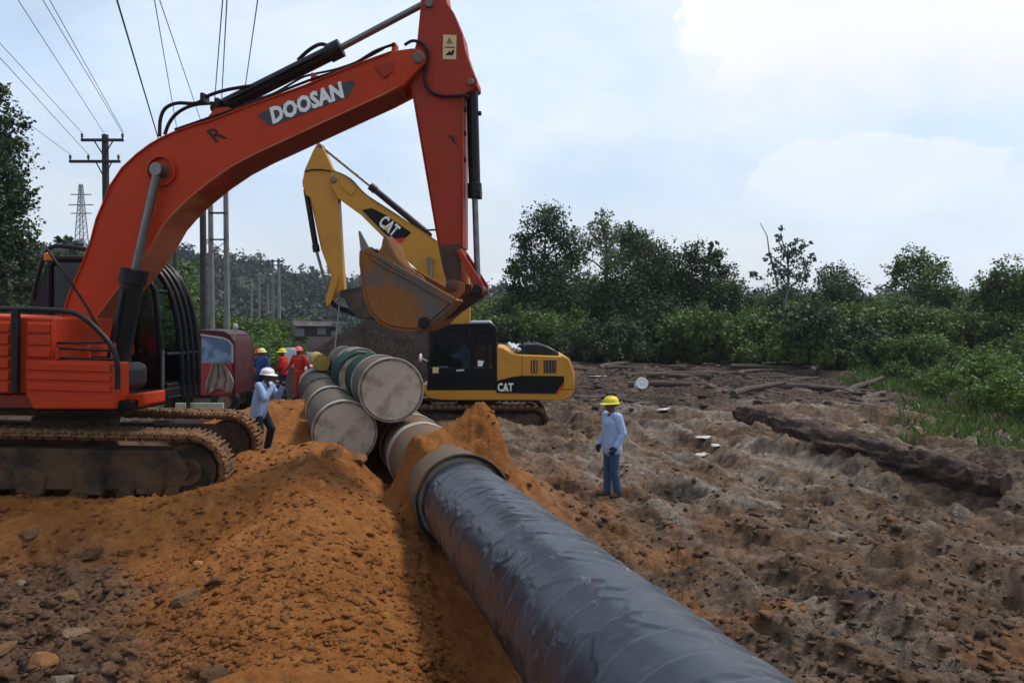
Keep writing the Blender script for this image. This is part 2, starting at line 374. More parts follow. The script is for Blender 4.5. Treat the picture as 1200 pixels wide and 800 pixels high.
def base_h(x, y):
    off = x - pipe_x(y); r = np.hypot(x, y)
    z = .12 * fbm(x * .25, y * .25, 3, 1) * sm(2, 10, r)
    z = z + .42 * sm(-3.2, -4.4, x + .05 * (y - 11)) * sm(9.6, 10.8, y) * sm(26, 18, y)                    # bank under the orange machine
    z = z + .42 * gauss(x, y, -.2, 23.1, 2.6, .5) + .25 * gauss(x, y, -6.6, 10.75, 3.2, .5)
    ridge = np.exp(-.5 * ((off + 2.05) / .85) ** 2) * np.interp(y, [3, 6, 9, 11.5, 13.0, 14.2, 17], [.35, .42, .58, .95, 1.0, .3, .1])
    z = z + ridge + .22 * gauss(x, y, -2.7, 13.0, .5, .5)
    z = z + (1.24 + .16 * fbm(x * 2.6, y * 2.6, 3, 66)) * sm(.06, .60, gauss(x, y, -.86, 11.85, .54, .46, -.25) + .10 * fbm(x * 3, y * 3, 3, 67)) + .32 * gauss(x, y, -.30, 12.3, .6, .6) + .5 * gauss(x, y, .1, 13., .8, 1.)                     # soil heaped over the pipe
    z = z + .7 * gauss(x, y, -5.3, 19.5, 1.4, 1.6) + .15 * sm(-2, -6, x) * sm(18, 24, y)
    z = z + .35 * gauss(x, y, 3.9, 27, 6, 1.2) * 0 + .25 * sm(28, 45, y) * sm(0, 8, x)
    z = z + .35 * gauss(x, y, 10.5, 15.0, 3.6, .8, -.75)
    z = z + 3.3 * gauss(x, y, -7.2, 48, 3.6, 3., .2) + 1.6 * gauss(x, y, -2, 44, 4., 2.)
    z = z - 1.0 * gauss(x, y, -17, 70, 8, 26)                                                                  # stream bed, far left
    z = z + sm(160, 420, y) * 30 * sm(60, -60, x) * 0
    z = z - .16 * gauss(x, y, 7.0, 11.5, .8, .45)
    return z
def height(x, y):
    r = np.hypot(x, y); org, dark, pale, grey = masks(x, y); off = x - pipe_x(y)
    z = base_h(x, y); near = sm(75, 30, r)
    rough = (1 - .55 * org * sm(-.4, -1.2, off)) * (1 - .55 * pale) * near
    rut = fbm((x * .8 + y * .62) * .55, (x * .62 - y * .8) * .14, 4, 21); rutm = sm(.6, 2., off) * near
    z = z + rutm * 1.1 * rut - rutm * .10 * sm(.05, 0., np.abs(rut))
    z = z + near * (.16 + .16 * sm(.3, 1.5, off)) * fbm(x * 1.1, y * 1.1, 5, 3, .6) - near * sm(.3, 1.5, off) * .16 * np.abs(fbm(x * 1.7, y * 1.7, 4, 93, .6))
    wx = x + .16 * fbm(x * 4, y * 4, 3, 41); wy = y + .16 * fbm(x * 4 + 9, y * 4, 3, 43)
    z = z + rough * (.45 * clods(wx, wy, .62, 1, .8) * sm(-.12, .25, fbm(x * .6, y * .6, 2, 14)) + .40 * clods(wx, wy, .27, 2) * (.15 + sm(-.1, .2, fbm(x * 1.1, y * 1.1, 2, 15))) + .10 * clods(wx, wy, .115, 3) + .10 * fbm(x * 4.5, y * 4.5, 4, 101, .7) - .20 * np.abs(fbm(x * 2.4, y * 2.4, 4, 95, .62)) - .10 * np.abs(fbm(x * 6, y * 6, 4, 96, .62)))
    z = z + near * grey * (.45 * clods(wx, wy, .5, 6, .9) + .15 * clods(wx, wy, .2, 7, .9) - .30 * np.abs(fbm(x * 2.1, y * 2.1, 5, 97, .62)))
    z = z + rut_h(x, y) * near - near * rutm * (.15 * np.abs(fbm(x * 1.5 + 3, y * 1.5, 4, 98, .6)) + .11 * np.abs(fbm(x * 3.6, y * 3.6, 4, 99, .62)))
    z = z + near * .05 * fbm(x * 7, y * 7, 4, 17, .65)
    z = z + sm(30, 42, y) * sm(75, 60, y) * .5 * np.abs(fbm(x * .5, y * .5, 4, 77))
    z = z - .55 * near * np.exp(-.5 * (off / .42) ** 2) * sm(12.6, 11.2, y) * .35                                # bedding under the pipe
    return z
def gz(x, y): return float(height(np.array([float(x)]), np.array([float(y)]))[0])

def soil_material():
    m = bpy.data.materials.new('dug_soil'); m.use_nodes = True; q = NT(m.node_tree); b = q.n['Principled BSDF']
    a = q.new('ShaderNodeAttribute'); a.attribute_name = 'soil'; s = q.new('ShaderNodeSeparateColor'); q.val(s.inputs[0], a.outputs['Color']); org, dark, pale = s.outputs
    P = q.new('ShaderNodeNewGeometry').outputs['Position']
    n1 = q.noise(P, 1.3, 8, .62); n2 = q.noise(P, 7., 8, .65); n3 = q.noise(P, 38., 5, .65)
    mud = q.mix(q.step(n1, .38, .62), (.050, .027, .0135), (.145, .083, .043)); mud = q.mix(q.step(n2, .45, .68, 0, .8), mud, (.195, .120, .067))
    mud = q.mix(q.step(n2, .50, .34, 0, .6), mud, (.05, .033, .022))
    so = q.mix(q.step(n1, .35, .68), (.25, .089, .022), (.345, .135, .036)); so = q.mix(q.step(n2, .5, .7, 0, .6), so, (.41, .19, .060))
    so = q.mix(q.step(n2, .46, .32, 0, .65), so, (.15, .066, .024))
    dk = q.mix(q.step(n2, .35, .65), (.030, .022, .018), (.105, .078, .064))
    c = q.mix(q.math('ADD', org, q.math('MULTIPLY', q.math('SUBTRACT', n2, .5), q.math('MULTIPLY', org, .5)), clamp=True), mud, so); c = q.mix(dark, c, dk)
    pf = q.math('MULTIPLY', pale, q.step(n2, .36, .6)); c = q.mix(pf, c, q.mix(n3, (.165, .122, .082), (.26, .212, .158)))
    c = q.mix(q.step(n3, .55, .8, 0, .35), c, q.vmath('SCALE', c)); 
    c.node.inputs[7].links[0].from_node.inputs['Scale'].default_value = 1.7
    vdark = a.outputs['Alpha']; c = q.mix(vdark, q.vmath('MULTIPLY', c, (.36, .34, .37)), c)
    q.val(b.inputs['Base Color'], c)
    wet = q.math('MULTIPLY', q.step(q.noise(P, .9, 4, .5), .5, .66), q.math('SUBTRACT', 1., q.math('MAXIMUM', org, dark), clamp=True))
    q.val(b.inputs['Roughness'], q.math('SUBTRACT', .92, q.math('ADD', q.math('MULTIPLY', pale, .55), q.math('MULTIPLY', wet, .56)), clamp=True)); q.val(b.inputs['Specular IOR Level'], q.math('MULTIPLY', q.math('SUBTRACT', 1., q.math('MAXIMUM', dark, q.math('MULTIPLY', org, .7))), .35))
    bn = q.new('ShaderNodeBump'); bn.inputs['Strength'].default_value = 1.; bn.inputs['Distance'].default_value = .085
    q.val(bn.inputs['Height'], q.math('ADD', q.math('MULTIPLY', q.noise(P, 13., 10, .72), .9), q.math('MULTIPLY', q.noise(P, 45, 5, .65), .45))); q.l.new(bn.outputs[0], b.inputs['Normal'])
    return m
SOILMAT = soil_material(); MATS['dug_soil'] = SOILMAT
def build_ground():
    fine = np.radians(np.linspace(-50, 50, 860)); coarse = np.radians(np.linspace(50, 310, 40)[1:-1]); th = np.concatenate([fine, coarse])
    rr = np.concatenate([np.geomspace(1.2, 4.0, 24)[:-1], np.geomspace(4.0, 75, 560), np.geomspace(80, 1500, 44)])
    R, Tt = np.meshgrid(rr, th, indexing='ij'); x = (R * np.sin(Tt)).ravel(); y = (R * np.cos(Tt)).ravel()
    z = height(x, y); org, dark, pale, grey = masks(x, y)
    V = np.stack([x, y, z], 1); nr, nt = len(rr), len(th)
    i = np.arange(nr - 1)[:, None]; j = np.arange(nt)[None, :]; j2 = (j + 1) % nt
    Fq = np.stack([i * nt + j + 0 * j2, i * nt + j2, (i + 1) * nt + j2, (i + 1) * nt + j], -1).reshape(-1, 4)[:, ::-1]
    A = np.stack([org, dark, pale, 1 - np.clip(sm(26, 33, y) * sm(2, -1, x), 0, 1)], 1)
    me = npmesh('ground', V, Fq, [SOILMAT], True, {'soil': A})
    bm_f = list(range(nt))
    o = bpy.data.objects.new('ground', me); link(o); tag(o, kind='structure')
    hub = MB().add([(r_ * math.sin(t), r_ * math.cos(t), z[k] - .0) for k, (r_, t) in enumerate((1.2, t) for t in th)] + [(0, 0, gz(0, 0))], [(k, (k + 1) % nt, nt) for k in range(nt)][::-1])
    me2 = hub.mesh('ground', [SOILMAT]); ca = me2.color_attributes.new('soil', 'FLOAT_COLOR', 'POINT')
    ca.data.foreach_set('color', np.tile(np.array([.3, 0, 0, 1], np.float32), len(me2.vertices)))
    o2 = bpy.data.objects.new('ground_underfoot', me2); link(o2); tag(o2, kind='structure')
build_ground()
# ------------------------------------------------------------------ excavators
def make_track(root, fr, l, L, H, width, u0, n_shoes, sag=.0, dark='trackdark', shoe='trackdirt'):
    """crawler track: side frame > shoes, rollers, idler, sprocket; u0 = front tip"""
    r = H / 2; a = u0 - r; b = u0 - L + r
    fmb = MB(); z0, z1 = .22 * H, .80 * H
    fmb.prism([(a - .1, z0), (a + .05, r), (a - .15, z1), (b + .2, z1), (b - .05, r), (b + .1, z0)], l - width * .36, l + width * .36)
    for k in range(5):
        u = b + .3 + (a - b - .5) * k / 4.6; fmb.prism([(u, z0 - .05), (u + .34, z0 - .07), (u + .38, r * .9), (u + .12, r * 1.1), (u - .05, r)], l - width * .43, l + width * .43)
    t = fmb.build('track', dark, root, fr.M, bevel=.03)
    for k in range(7):
        u = b + .2 + (a - b - .4) * k / 6
        MB().lathe((u, l - width * .42, .15 * H), (0, 1, 0), [(0, 0), (0, .11), (.05, .13), (.08, .1), (width * .84 - .08, .1), (width * .84 - .05, .13), (width * .84, .11), (width * .84, 0)], 14).build('roller', dark, t, fr.M)
    MB().lathe((a, l - .17, r), (0, 1, 0), [(0, 0), (0, .12), (-.05, .13), (-.05, .2), (.02, .22), (.02, r * .76), (.08, r * .8), (.26, r * .8), (.32, r * .76), (.32, 0)], 26).build('idler', dark, t, fr.M)
    sp = MB().lathe((b, l - .17, r), (0, 1, 0), [(-.1, 0), (-.1, .2), (.0, .22), (.0, r * .7), (.1, r * .74), (.24, r * .74), (.34, r * .7), (.34, 0)], 26)
    sp.build('sprocket', dark, t, fr.M)
    per = 2 * (a - b) + 2 * math.pi * r; pitch = per / n_shoes
    sh = MB(); sh.box((0, 0, 0), (pitch * .93, width, .035))
    for q in (-.38, 0, .38): sh.box((q * pitch, 0, .035), (.02, width * .985, .045))
    sh.box((0, -.1, -.05), (pitch * .8, .07, .075)); sh.box((0, .1, -.05), (pitch * .8, .07, .075))
    for k in range(9):
        sh.ball((random.uniform(-.4, .4) * pitch, random.uniform(-.45, .45) * width, .03), (pitch * random.uniform(.15, .32), width * random.uniform(.06, .2), random.uniform(.02, .055)), 7, 4)
    me = sh.mesh('track_shoe', shoe)
    for k in range(n_shoes):
        s = (k + .3) * pitch
        if s < a - b: u, z, ang = b + s, H, 0; z -= sag * math.sin(math.pi * (s / (a - b)))
        elif s < a - b + math.pi * r: t_ = (s - (a - b)) / r; u, z, ang = a + r * math.sin(t_), r + r * math.cos(t_), t_
        elif s < 2 * (a - b) + math.pi * r: u, z, ang = a - (s - (a - b) - math.pi * r), 0, math.pi
        else: t_ = math.pi + (s - 2 * (a - b) - math.pi * r) / r; u, z, ang = b + r * math.sin(t_), r + r * math.cos(t_), t_
        o = bpy.data.objects.new('track_shoe', me)
        link(o, t, fr.M @ Matrix.Translation((u, l, z)) @ Matrix.Rotation(ang, 4, 'Y') @ Matrix.Rotation(random.uniform(-.02, .02), 4, 'X'))
    return t
def cylinder(root, fr, a, mid, b, R, r, name, barrel='black', l=0., sides=14):
    """hydraulic cylinder: barrel (> gland) from a to mid, rod from mid to b (local points)"""
    a, mid, b = Vector(a), Vector(mid), Vector(b); d = (mid - a).normalized()
    mb = MB().tube([a, a + d * R * 1.2, a + d * R * 1.25, mid - d * .22, mid - d * .21, mid], [R * .75, R * .8, R, R, R * 1.22, R * 1.22], sides)
    mb.lathe(a - Vector((0, R * .8, 0)), (0, 1, 0), [(0, 0), (0, R * .8), (R * 1.6, R * .8), (R * 1.6, 0)], 12)
    mb.tube([a + d * R * 2 + Vector((0, -R * 1.15, 0)), mid - d * .3 + Vector((0, -R * 1.15, 0))], R * .18, 6)
    c = mb.build(name, barrel, root, fr.M)
    rd = MB().tube([mid - d * .05, b], r, sides).lathe(b - Vector((0, r * 1.2, 0)), (0, 1, 0), [(0, 0), (0, r * 1.5), (r * 2.4, r * 1.5), (r * 2.4, 0)], 12)
    rd.build('rod', 'chrome', c, fr.M); return c
def hose(root, fr, pts, r=.022, name='hose', m='rubber'):
    P = [Vector(p) for p in pts]; out = []
    for i in range(len(P) - 1):
        p0, p1, p2, p3 = P[max(i - 1, 0)], P[i], P[i + 1], P[min(i + 2, len(P) - 1)]
        for k in range(6):
            t = k / 6; out.append(.5 * ((2 * p1) + (p2 - p0) * t + (2 * p0 - 5 * p1 + 4 * p2 - p3) * t * t + (3 * p1 - p0 - 3 * p2 + p3) * t ** 3))
    out.append(P[-1]); return MB().tube(out, r, 8).build(name, m, root, fr.M)
def pin(root, fr, p, r, l0, l1, m='steel', name='pin'):
    return MB().lathe((p[0], l0, p[1]), (0, 1, 0), [(0, 0), (0, r * .8), (.012, r), (l1 - l0 - .012, r), (l1 - l0, r * .8), (l1 - l0, 0)], 16).build(name, m, root, fr.M)
def bucket_shape(root, fr, side, rim, hinge_in, l0, l1, m, heap=True, name='bucket', link_ear=None):
    """side: near-plate outline from hinge round the back to the lip; open along the rim"""
    t = .05; mb = MB()
    mb.prism(side, l0, l0 + t); mb.prism(side, l1 - t, l1)
    mb.ribbon(side, t, l0 + t * .5, l1 - t * .5)
    for l in (l0 - .02, l1 - .02): mb.ribbon([side[-1], side[0]], -.07, l, l + .04)
    return mb.build(name, m, root, fr.M, bevel=.012)

def orange_excavator():
    O = Vector((-6.75, 12.7, .50)); fr = Frame(O, -6, 1.2); tr = Frame(O + Vector((0, 0, -.03)), 8, 2.2)
    root = empty('excavator', Matrix.Translation(O), 'large orange crawler excavator with raised boom and a soil filled bucket', 'excavator')
    # crawler base
    u0 = tr.uz(266, 548, -1.3)[0]
    make_track(root, tr, -1.3, 5.1, 1.0, .62, u0, 52); make_track(root, tr, 1.3, 5.1, 1.0, .62, u0, 52)
    cx = u0 - 2.55
    c = MB().prism([(cx - 1.2, .45), (cx + 1.2, .45), (cx + .9, .85), (cx - .9, .85)], -1.0, 1.0).lathe((cx, 0, .85), (0, 0, 1), [(0, 0), (0, .62), (.22, .62), (.22, 0)], 28)
    c.build('undercarriage', 'trackdark', root, tr.M, bevel=.03)
    # upper structure: near side plane
    N = -1.5; P = lambda pts, l=N: fr.poly(pts, l)
    uf0 = fr.uz(233, 420, 1.42)[0]; dk_ = [fr.uz(-60, 468, N), fr.uz(150, 470, N), fr.uz(150, 482, N), fr.uz(-60, 482, N)]; deck = MB().prism(dk_, N + .06, -.5).prism([(dk_[0][0], dk_[0][1]), (uf0, dk_[1][1]), (uf0, dk_[2][1]), (dk_[3][0], dk_[3][1])], -.498, 1.45)
    zd = fr.uz(80, 470, N)[1]
    deck.box((uf0 - .72, .95, zd + .03), (1.4, 1.0, .14)); dk = deck.build('deck', 'cabblack', root, fr.M, bevel=.02)
    uL = fr.uz(-150, 400, N)[0]
    hb = P([(62, 372), (62, 462), (33, 462)]); hood = MB().prism([(uL, hb[1][1]), (hb[1][0], hb[1][1]), (hb[0][0], hb[0][1]), (uL, hb[0][1] + .03)], N + .03, .42)
    hd = hood.build('engine_hood', 'orange', root, fr.M, bevel=.03)
    # ribbed side panels
    def panel(x0, x1, ya, yb, nrib, name='side_panel', proud=.03):
        (ua, z1), (ub, z0) = fr.uz(x0, ya, N), fr.uz(x1, yb, N); mb = MB().prism([(ua, z0), (ub, z0), (ub, z1), (ua, z1)], N - proud + .03, N + .06)
        o = mb.build(name, 'orange', root, fr.M, bevel=.012)
        for k in range(nrib):
            zz = z0 + (z1 - z0) * (k + .5) / nrib; hgt = (z1 - z0) / nrib
            MB().prism([(ua + .03, zz - hgt * .40), (ub - .03, zz - hgt * .40), (ub - .03, zz + hgt * .40), (ua + .03, zz + hgt * .40)], N - proud - .005, N - proud + .04).build('rib_panel', 'orange', o, fr.M, bevel=.012)
        return o
    panel(-95, 14, 374, 461, 6); panel(31, 61, 377, 420, 3)
    tk = P([(30, 421), (137, 425), (137, 462), (135, 479), (40, 479), (31, 462)])
    tb = MB().prism(tk, N - .02, N + .30).build('tank_box', 'orange', root, fr.M, bevel=.02)
    for ya, yb in ((424, 436), (437.5, 447), (448.5, 459.5)):
        (ua, z1), (ub, z0) = fr.uz(33, ya, N), fr.uz(131, yb, N); MB().prism([(ua, z0), (ub, z0), (ub, z1), (ua, z1)], N - .045, N).build('tank_panel', 'orange', tb, fr.M, bevel=.012)
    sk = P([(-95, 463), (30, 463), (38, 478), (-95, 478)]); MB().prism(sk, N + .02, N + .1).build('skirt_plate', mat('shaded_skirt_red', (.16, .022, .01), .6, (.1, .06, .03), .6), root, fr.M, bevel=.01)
    # step shelf between the hood and the tank
    s1 = P([(62, 404), (66, 404), (66, 421), (62, 421)]); MB().prism([fr.uz(62, 408, N), fr.uz(66, 408, N), fr.uz(66, 422, N), fr.uz(62, 422, N)], N + .03, .4).build('shelf_side', 'orange', root, fr.M, bevel=.01)
    for x in (86, 116): a = P([(x - 2, 402), (x + 2, 402), (x + 2, 423), (x - 2, 423)]); MB().prism(a, N + .3, N + .36).build('shelf_post', 'orange', root, fr.M, bevel=.008)
    # black post and handrails
    a = P([(18, 363), (26, 363), (26, 459), (18, 459)]); MB().prism(a, N - .10, N - .02).build('post', 'black', root, fr.M, bevel=.015)
    rl = [fr.p3(x, y, N - .06) for x, y in ((-95, 360), (0, 362), (50, 363), (84, 366), (100, 374), (116, 388), (130, 405), (137, 424), (138, 456))]
    hose(root, fr, rl, .038, 'handrail', 'black')
    for y0, y1 in ((402, 401), (408, 411), (419, 421)):
        MB().tube([fr.p3(64, y0, N + .1), fr.p3(134, y1, N - .03)], .018, 8).build('guard_rail', 'black', root, fr.M)
    hose(root, fr, [fr.p3(x, y, -.9) for x, y in ((55, 292), (75, 320), (100, 357), (116, 386))], .02, 'grab_rail', 'black')
    # rounded front tank and mirror, red step
    MB().box(fr.p3(149, 441, -1.05), (.25, .75, .40)).build('front_tank', mat('dull_black_plastic', (.016, .017, .02), .5, (.06, .045, .035), .4), root, fr.M, bevel=.11)
    a = P([(150, 462), (172, 460), (172, 474), (160, 479), (150, 478)], -1.2); MB().prism(a, -1.25, -.7).build('front_step', 'orange', root, fr.M, bevel=.02)
    a = fr.uz(-130, 410, N)[0]
    cw = MB(); zc0, zc1 = fr.uz(0, 470, N)[1], fr.uz(0, 376, N)[1]; ring = [(uL + .1, N), (uL - .7, N + .25), (uL - 1.15, -.6), (uL - 1.25, 0), (uL - 1.15, .6), (uL - .7, 1.25), (uL + .1, 1.5)]
    v = [(p[0], p[1], zc0) for p in ring] + [(p[0], p[1], zc1) for p in ring]; n = len(ring)
    cw.add(v, [tuple(range(n)), tuple(range(2 * n - 1, n - 1, -1))] + [(i, (i + 1) % n, (i + 1) % n + n, i + n) for i in range(n)]); cw.build('counterweight', 'orange', root, fr.M, bevel=.05)
    # ---------------- cab on the far side
    l0, l1 = .42, 1.46; zb = fr.uz(200, 466, .9)[1]; zt = fr.uz(200, 307, .9)[1]; uf = fr.uz(233, 420, 1.42)[0] - .1; ur = uf - 1.95
    cab = MB().box(((uf + ur) / 2, .94, zb + .04), (uf - ur, 1.0, .08)).build('cab', 'cabblack', root, fr.M, bevel=.02)
    prof = [(ur, zb), (ur, zt - .12), (ur + .15, zt), (uf - .75, zt), (uf - .38, zt - .14), (uf - .16, zt - .5), (uf - .04, zb + .75), (uf - .02, zb)]
    for l in (l0 + .04, l1 - .04):
        MB().tube([(u, l, z) for u, z in prof], .055, 8).build('cab_frame', 'cabblack', cab, fr.M)
        MB().tube([(ur + .9, l, zb), (ur + .92, l, zt)], .05, 8).build('door_pillar', 'cabblack', cab, fr.M)
        MB().prism([(ur, zb), (ur, zb + .72), (uf - .08, zb + .72), (uf - .02, zb)], l - .02, l + .02).build('lower_panel', 'cabblack', cab, fr.M, bevel=.01)
        pts = [(ur + .05, zb + .74), (ur + .05, zt - .12), (ur + .15, zt - .03), (ur + .86, zt - .03), (ur + .86, zb + .74)]; MB().prism(pts, l - .006, l + .006).build('rear_side_glass', 'glass', cab, fr.M)
        pts = [(ur + .95, zb + .74), (ur + .95, zt - .03), (uf - .77, zt - .03), (uf - .42, zt - .17), (uf - .22, zt - .52), (uf - .1, zb + .74)]; MB().prism(pts, l - .006, l + .006).build('side_glass', 'glass', cab, fr.M)
    MB().prism([(ur, zt - .06), (ur + .15, zt + .05), (uf - .72, zt + .05), (uf - .72, zt - .06)], l0, l1).build('cab_roof', 'cabblack', cab, fr.M, bevel=.03)
    MB().prism([(ur - .02, zb), (ur - .02, zb + .8), (ur + .05, zb + .8), (ur + .05, zb)], l0, l1).build('rear_panel', 'cabblack', cab, fr.M, bevel=.01)
    MB().box((ur + .0, .94, (zb + .8 + zt - .1) / 2), (.012, .92, zt - zb - .95)).build('rear_glass', 'glass', cab, fr.M)
    st = MB().box((ur + .62, .94, zb + .5), (.5, .5, .14)).box((ur + .36, .94, zb + .9), (.14, .48, .75)).box((ur + .62, .94, zb + .25), (.36, .36, .4)).build('seat', mat('seat_cloth', (.03, .03, .034), .9), cab, fr.M, bevel=.04)
    MB().box((uf - .5, .94, zb + .55), (.12, .3, .9)).box((uf - .62, 1.1, zb + 1.05), (.05, .25, .2)).build('console', 'cabblack', cab, fr.M, bevel=.02)
    # front guard of bent bars
    for k in range(4):
        l = l0 + .46 + (l1 - l0 - .48) * k / 3
        hose(root=cab, fr=fr, pts=[(uf - .95, l, zt + .10), (uf - .6, l, zt + .03), (uf - .25, l, zt - .3), (uf - .03, l, zt - .85), (uf + .07, l, zb + .6), (uf + .08, l, zb + .02)], r=.052, name='guard_bar', m='cabblack')
    for zz, uu in ((zb + .05, uf + .08), (zb + .75, uf + .06), (zt - .5, uf - .16), (zt + .05, uf - .7)): MB().tube([(uu, l0, zz), (uu, l1, zz)], .03, 8).build('guard_crossbar', 'cabblack', cab, fr.M)
    for zz in (.42, .62, .82): MB().tube([(uf + .06, l0 - .1, zb + zz - .2), (uf + .06, l0 - .1, zb + zz)], .022, 6).build('grab_handle', mat('grey_handle', (.1, .1, .11), .5), cab, fr.M)
    # rear roll frame tube beside the cab and its amber lamp
    hose(root, fr, [fr.p3(x, y, .45) for x, y in ((38, 352), (45, 322), (53, 298), (62, 289), (80, 289), (100, 292))], .035, 'roll_bar', 'black')
    a = fr.poly([(37, 362), (58, 303), (97, 303), (97, 362)], .48); MB().prism(a, .46, .5).build('rear_screen', mat('dark_screen', (.012, .012, .016), .4), root, fr.M)
    MB().lathe(fr.p3(57, 305, .4), (0, 0, 1), [(0, 0), (0, .07), (.1, .065), (.13, .03), (.13, 0)], 14).build('warning_lamp', mat('amber_lens', (.5, .13, .01), .35), root, fr.M)
    # ---------------- boom
    low = [(97, 395), (112, 375), (140, 338), (160, 315), (178, 290), (192, 265), (205, 250), (220, 235), (247, 213), (272, 196), (300, 181), (320, 172), (404, 133), (450, 112), (466, 103)]
    upp = [(466, 59), (460, 60), (421, 74), (355, 101), (285, 126), (246, 141), (228, 146), (208, 153), (190, 161), (176, 169), (160, 181), (143, 197), (129, 218), (121, 238), (113, 257), (106, 284), (94, 315), (82, 342), (77, 359), (66, 385), (71, 399), (85, 403)]
    bl0, bl1 = -.36, .30
    lo = fr.poly(low, bl0); up = fr.poly(upp, bl0)
    bm_ = MB().prism(lo + up, bl0, bl1).build('boom', 'orange', root, fr.M, bevel=.012)
    MB().ribbon(lo, .018, bl0 - .03, bl1 + .03).build('lower_flange', 'edge', bm_, fr.M); MB().ribbon(up[1:-2], .018, bl0 - .03, bl1 + .03).build('upper_flange', 'orange', bm_, fr.M)
    for (x, y), l in zip(((330, 170), (402, 135), (150, 330)), (0, 0, 0)): pass
    wl = fr.poly([(128, 262), (170, 275)], bl0); MB().ribbon(wl, .014, bl0 - .006, bl0 + .02).build('weld_seam', 'orange', bm_, fr.M)
    fk = fr.poly([(455, 62), (470, 59), (484, 57), (494, 59), (499, 66), (498, 74), (490, 82), (474, 100), (455, 110)], bl0)
    for a, b in ((bl0 - .02, bl0 + .10), (bl1 - .10, bl1 + .02)): MB().prism(fk, a, b).build('boom_fork', 'orange', bm_, fr.M, bevel=.012)
    rb = fr.poly([(438, 78), (462, 72), (462, 84), (450, 92)], bl0 - .02); MB().prism(rb, bl0 - .035, bl0 + .02).build('gusset', 'arm_red', bm_, fr.M, bevel=.01)
    hump = fr.poly([(226, 147), (236, 133), (246, 121), (262, 122), (268, 132), (285, 126)], bl0)
    for a, b in ((-.16, -.12), (.10, .14)): MB().prism(hump, a, b).build('cylinder_bracket', 'orange', bm_, fr.M, bevel=.01)
    pp = fr.uz(490, 67, bl0 - .05); pin(bm_, fr, pp, .085, bl0 - .05, bl1 + .05)
    pb = fr.uz(185, 199, bl0 - .12); MB().lathe((pb[0], bl0 - .06, pb[1]), (0, 1, 0), [(0, .20), (.0, .23), (.08, .23)], 24).build('pin_boss', 'orange', bm_, fr.M)
    pin(bm_, fr, pb, .10, bl0 - .2, bl1 + .2, mat('greenish_pin', (.10, .14, .10), .5, (.15, .1, .06), .4))
    # name plate and painted letter
    pl = fr.poly([(301, 135), (312, 130), (413, 94), (416, 99), (407, 114), (322, 147), (315, 147), (309, 142)], bl0); npz = MB().prism(pl, bl0 - .008, bl0 + .003).build('name_plate', 'plate', bm_, fr.M)
    o = fr.p3(319, 144.5, bl0 - .013); e = fr.p3(405, 112.5, bl0 - .013); w = (e - o).length; d = (e - o).normalized(); upv = Vector((-d.z, 0, d.x))
    probe = text_mb('DOOSAN', (0, 0, 0), (1, 0, 0), (0, 0, 1), 1, shear=.12, bold=.05); ww = max(p[0] for p in probe.v); hh = max(p[2] for p in probe.v)
    hgt = 17.5 / F * 12.6
    tm = text_mb('DOOSAN', o, d, upv, 1, 0, shear=.12, bold=.05); sc = w / ww; sz = hgt / hh
    tm.v = [tuple(o + d * ((Vector(p) - o).dot(d) * sc) + upv * ((Vector(p) - o).dot(upv) * sz)) for p in tm.v]; tm.build('lettering', 'white', npz, fr.M, smooth=0)
    o = fr.p3(252, 168, bl0 - .004); d = (fr.p3(263, 163, bl0) - fr.p3(252, 168, bl0)).normalized(); upv = Vector((-d.z, 0, d.x)); q = (d + .25 * upv * 0)
    text_mb('R', o, d, upv + d * -.35, .34, bold=.012).build('painted_letter', mat('black_marking', (.02, .014, .012), .6), bm_, fr.M, smooth=0)
    # boom cylinders, either side of the boom foot
    for l in (bl0 - .14, bl1 + .14):
        a = fr.p3(133, 452, l); m_ = fr.p3(158, 316, l); b = fr.p3(185, 199, l); cylinder(root, fr, a, m_, b, .165, .062, 'boom_cylinder')
    # arm cylinder along the top of the boom
    cylinder(root, fr, fr.p3(256, 128, 0), fr.p3(400, 56, 0), fr.p3(500, 3, 0), .115, .05, 'arm_cylinder')
    hose(root, fr, [fr.p3(x, y, .05) for x, y in ((349, 71), (362, 59), (376, 52), (388, 56), (398, 60))], .03)
    hose(root, fr, [fr.p3(x, y, -.1) for x, y in ((187, 160), (188, 140), (194, 127), (208, 121), (230, 121), (245, 112), (268, 105), (300, 100))], .028)
    hose(root, fr, [fr.p3(x, y, 0.1) for x, y in ((193, 158), (199, 143), (210, 131), (228, 123), (250, 121))], .028)
    hose(root, fr, [fr.p3(x, y, -.2) for x, y in ((205, 152), (240, 140), (286, 124), (330, 107), (366, 93), (400, 82), (420, 72), (440, 60), (462, 52))], .022)
    hose(root, fr, [fr.p3(x, y, -.05) for x, y in ((285, 121), (320, 110), (352, 92), (368, 87), (395, 81), (425, 70), (450, 57))], .018)
    for x, y in ((240, 116), (257, 122), (369, 93), (463, 58)): MB().box(fr.p3(x, y, -.1), (.06, .2, .14)).build('hose_clamp', 'black' if x < 300 else 'orange', root, fr.M, bevel=.01)
    # ---------------- arm
    al0, al1 = -.235, .19
    ar = [(494, -6), (497, -26), (507, -32), (519, -26), (524, 4), (532, 15), (542, 40), (545, 58), (552, 78), (559, 95), (559, 101), (551, 106), (543, 111), (541.5, 200), (541.5, 290), (541, 328), (535, 340), (527, 337), (520, 313), (513, 277), (493, 160), (482, 98), (485, 60), (489, 45)]
    arm = MB().prism(fr.poly(ar, al0), al0, al1).build('arm', 'arm_red', root, fr.M, bevel=.012)
    MB().ribbon(fr.poly([(541.5, 112), (541.5, 200), (541.5, 290)], al0), .016, al0 - .02, al1 + .02).build('front_flange', 'arm_red', arm, fr.M)
    MB().ribbon(fr.poly([(520, 313), (513, 277), (493, 160), (482.5, 98)], al0), .016, al0 - .02, al1 + .02).build('rear_flange', 'arm_red', arm, fr.M)
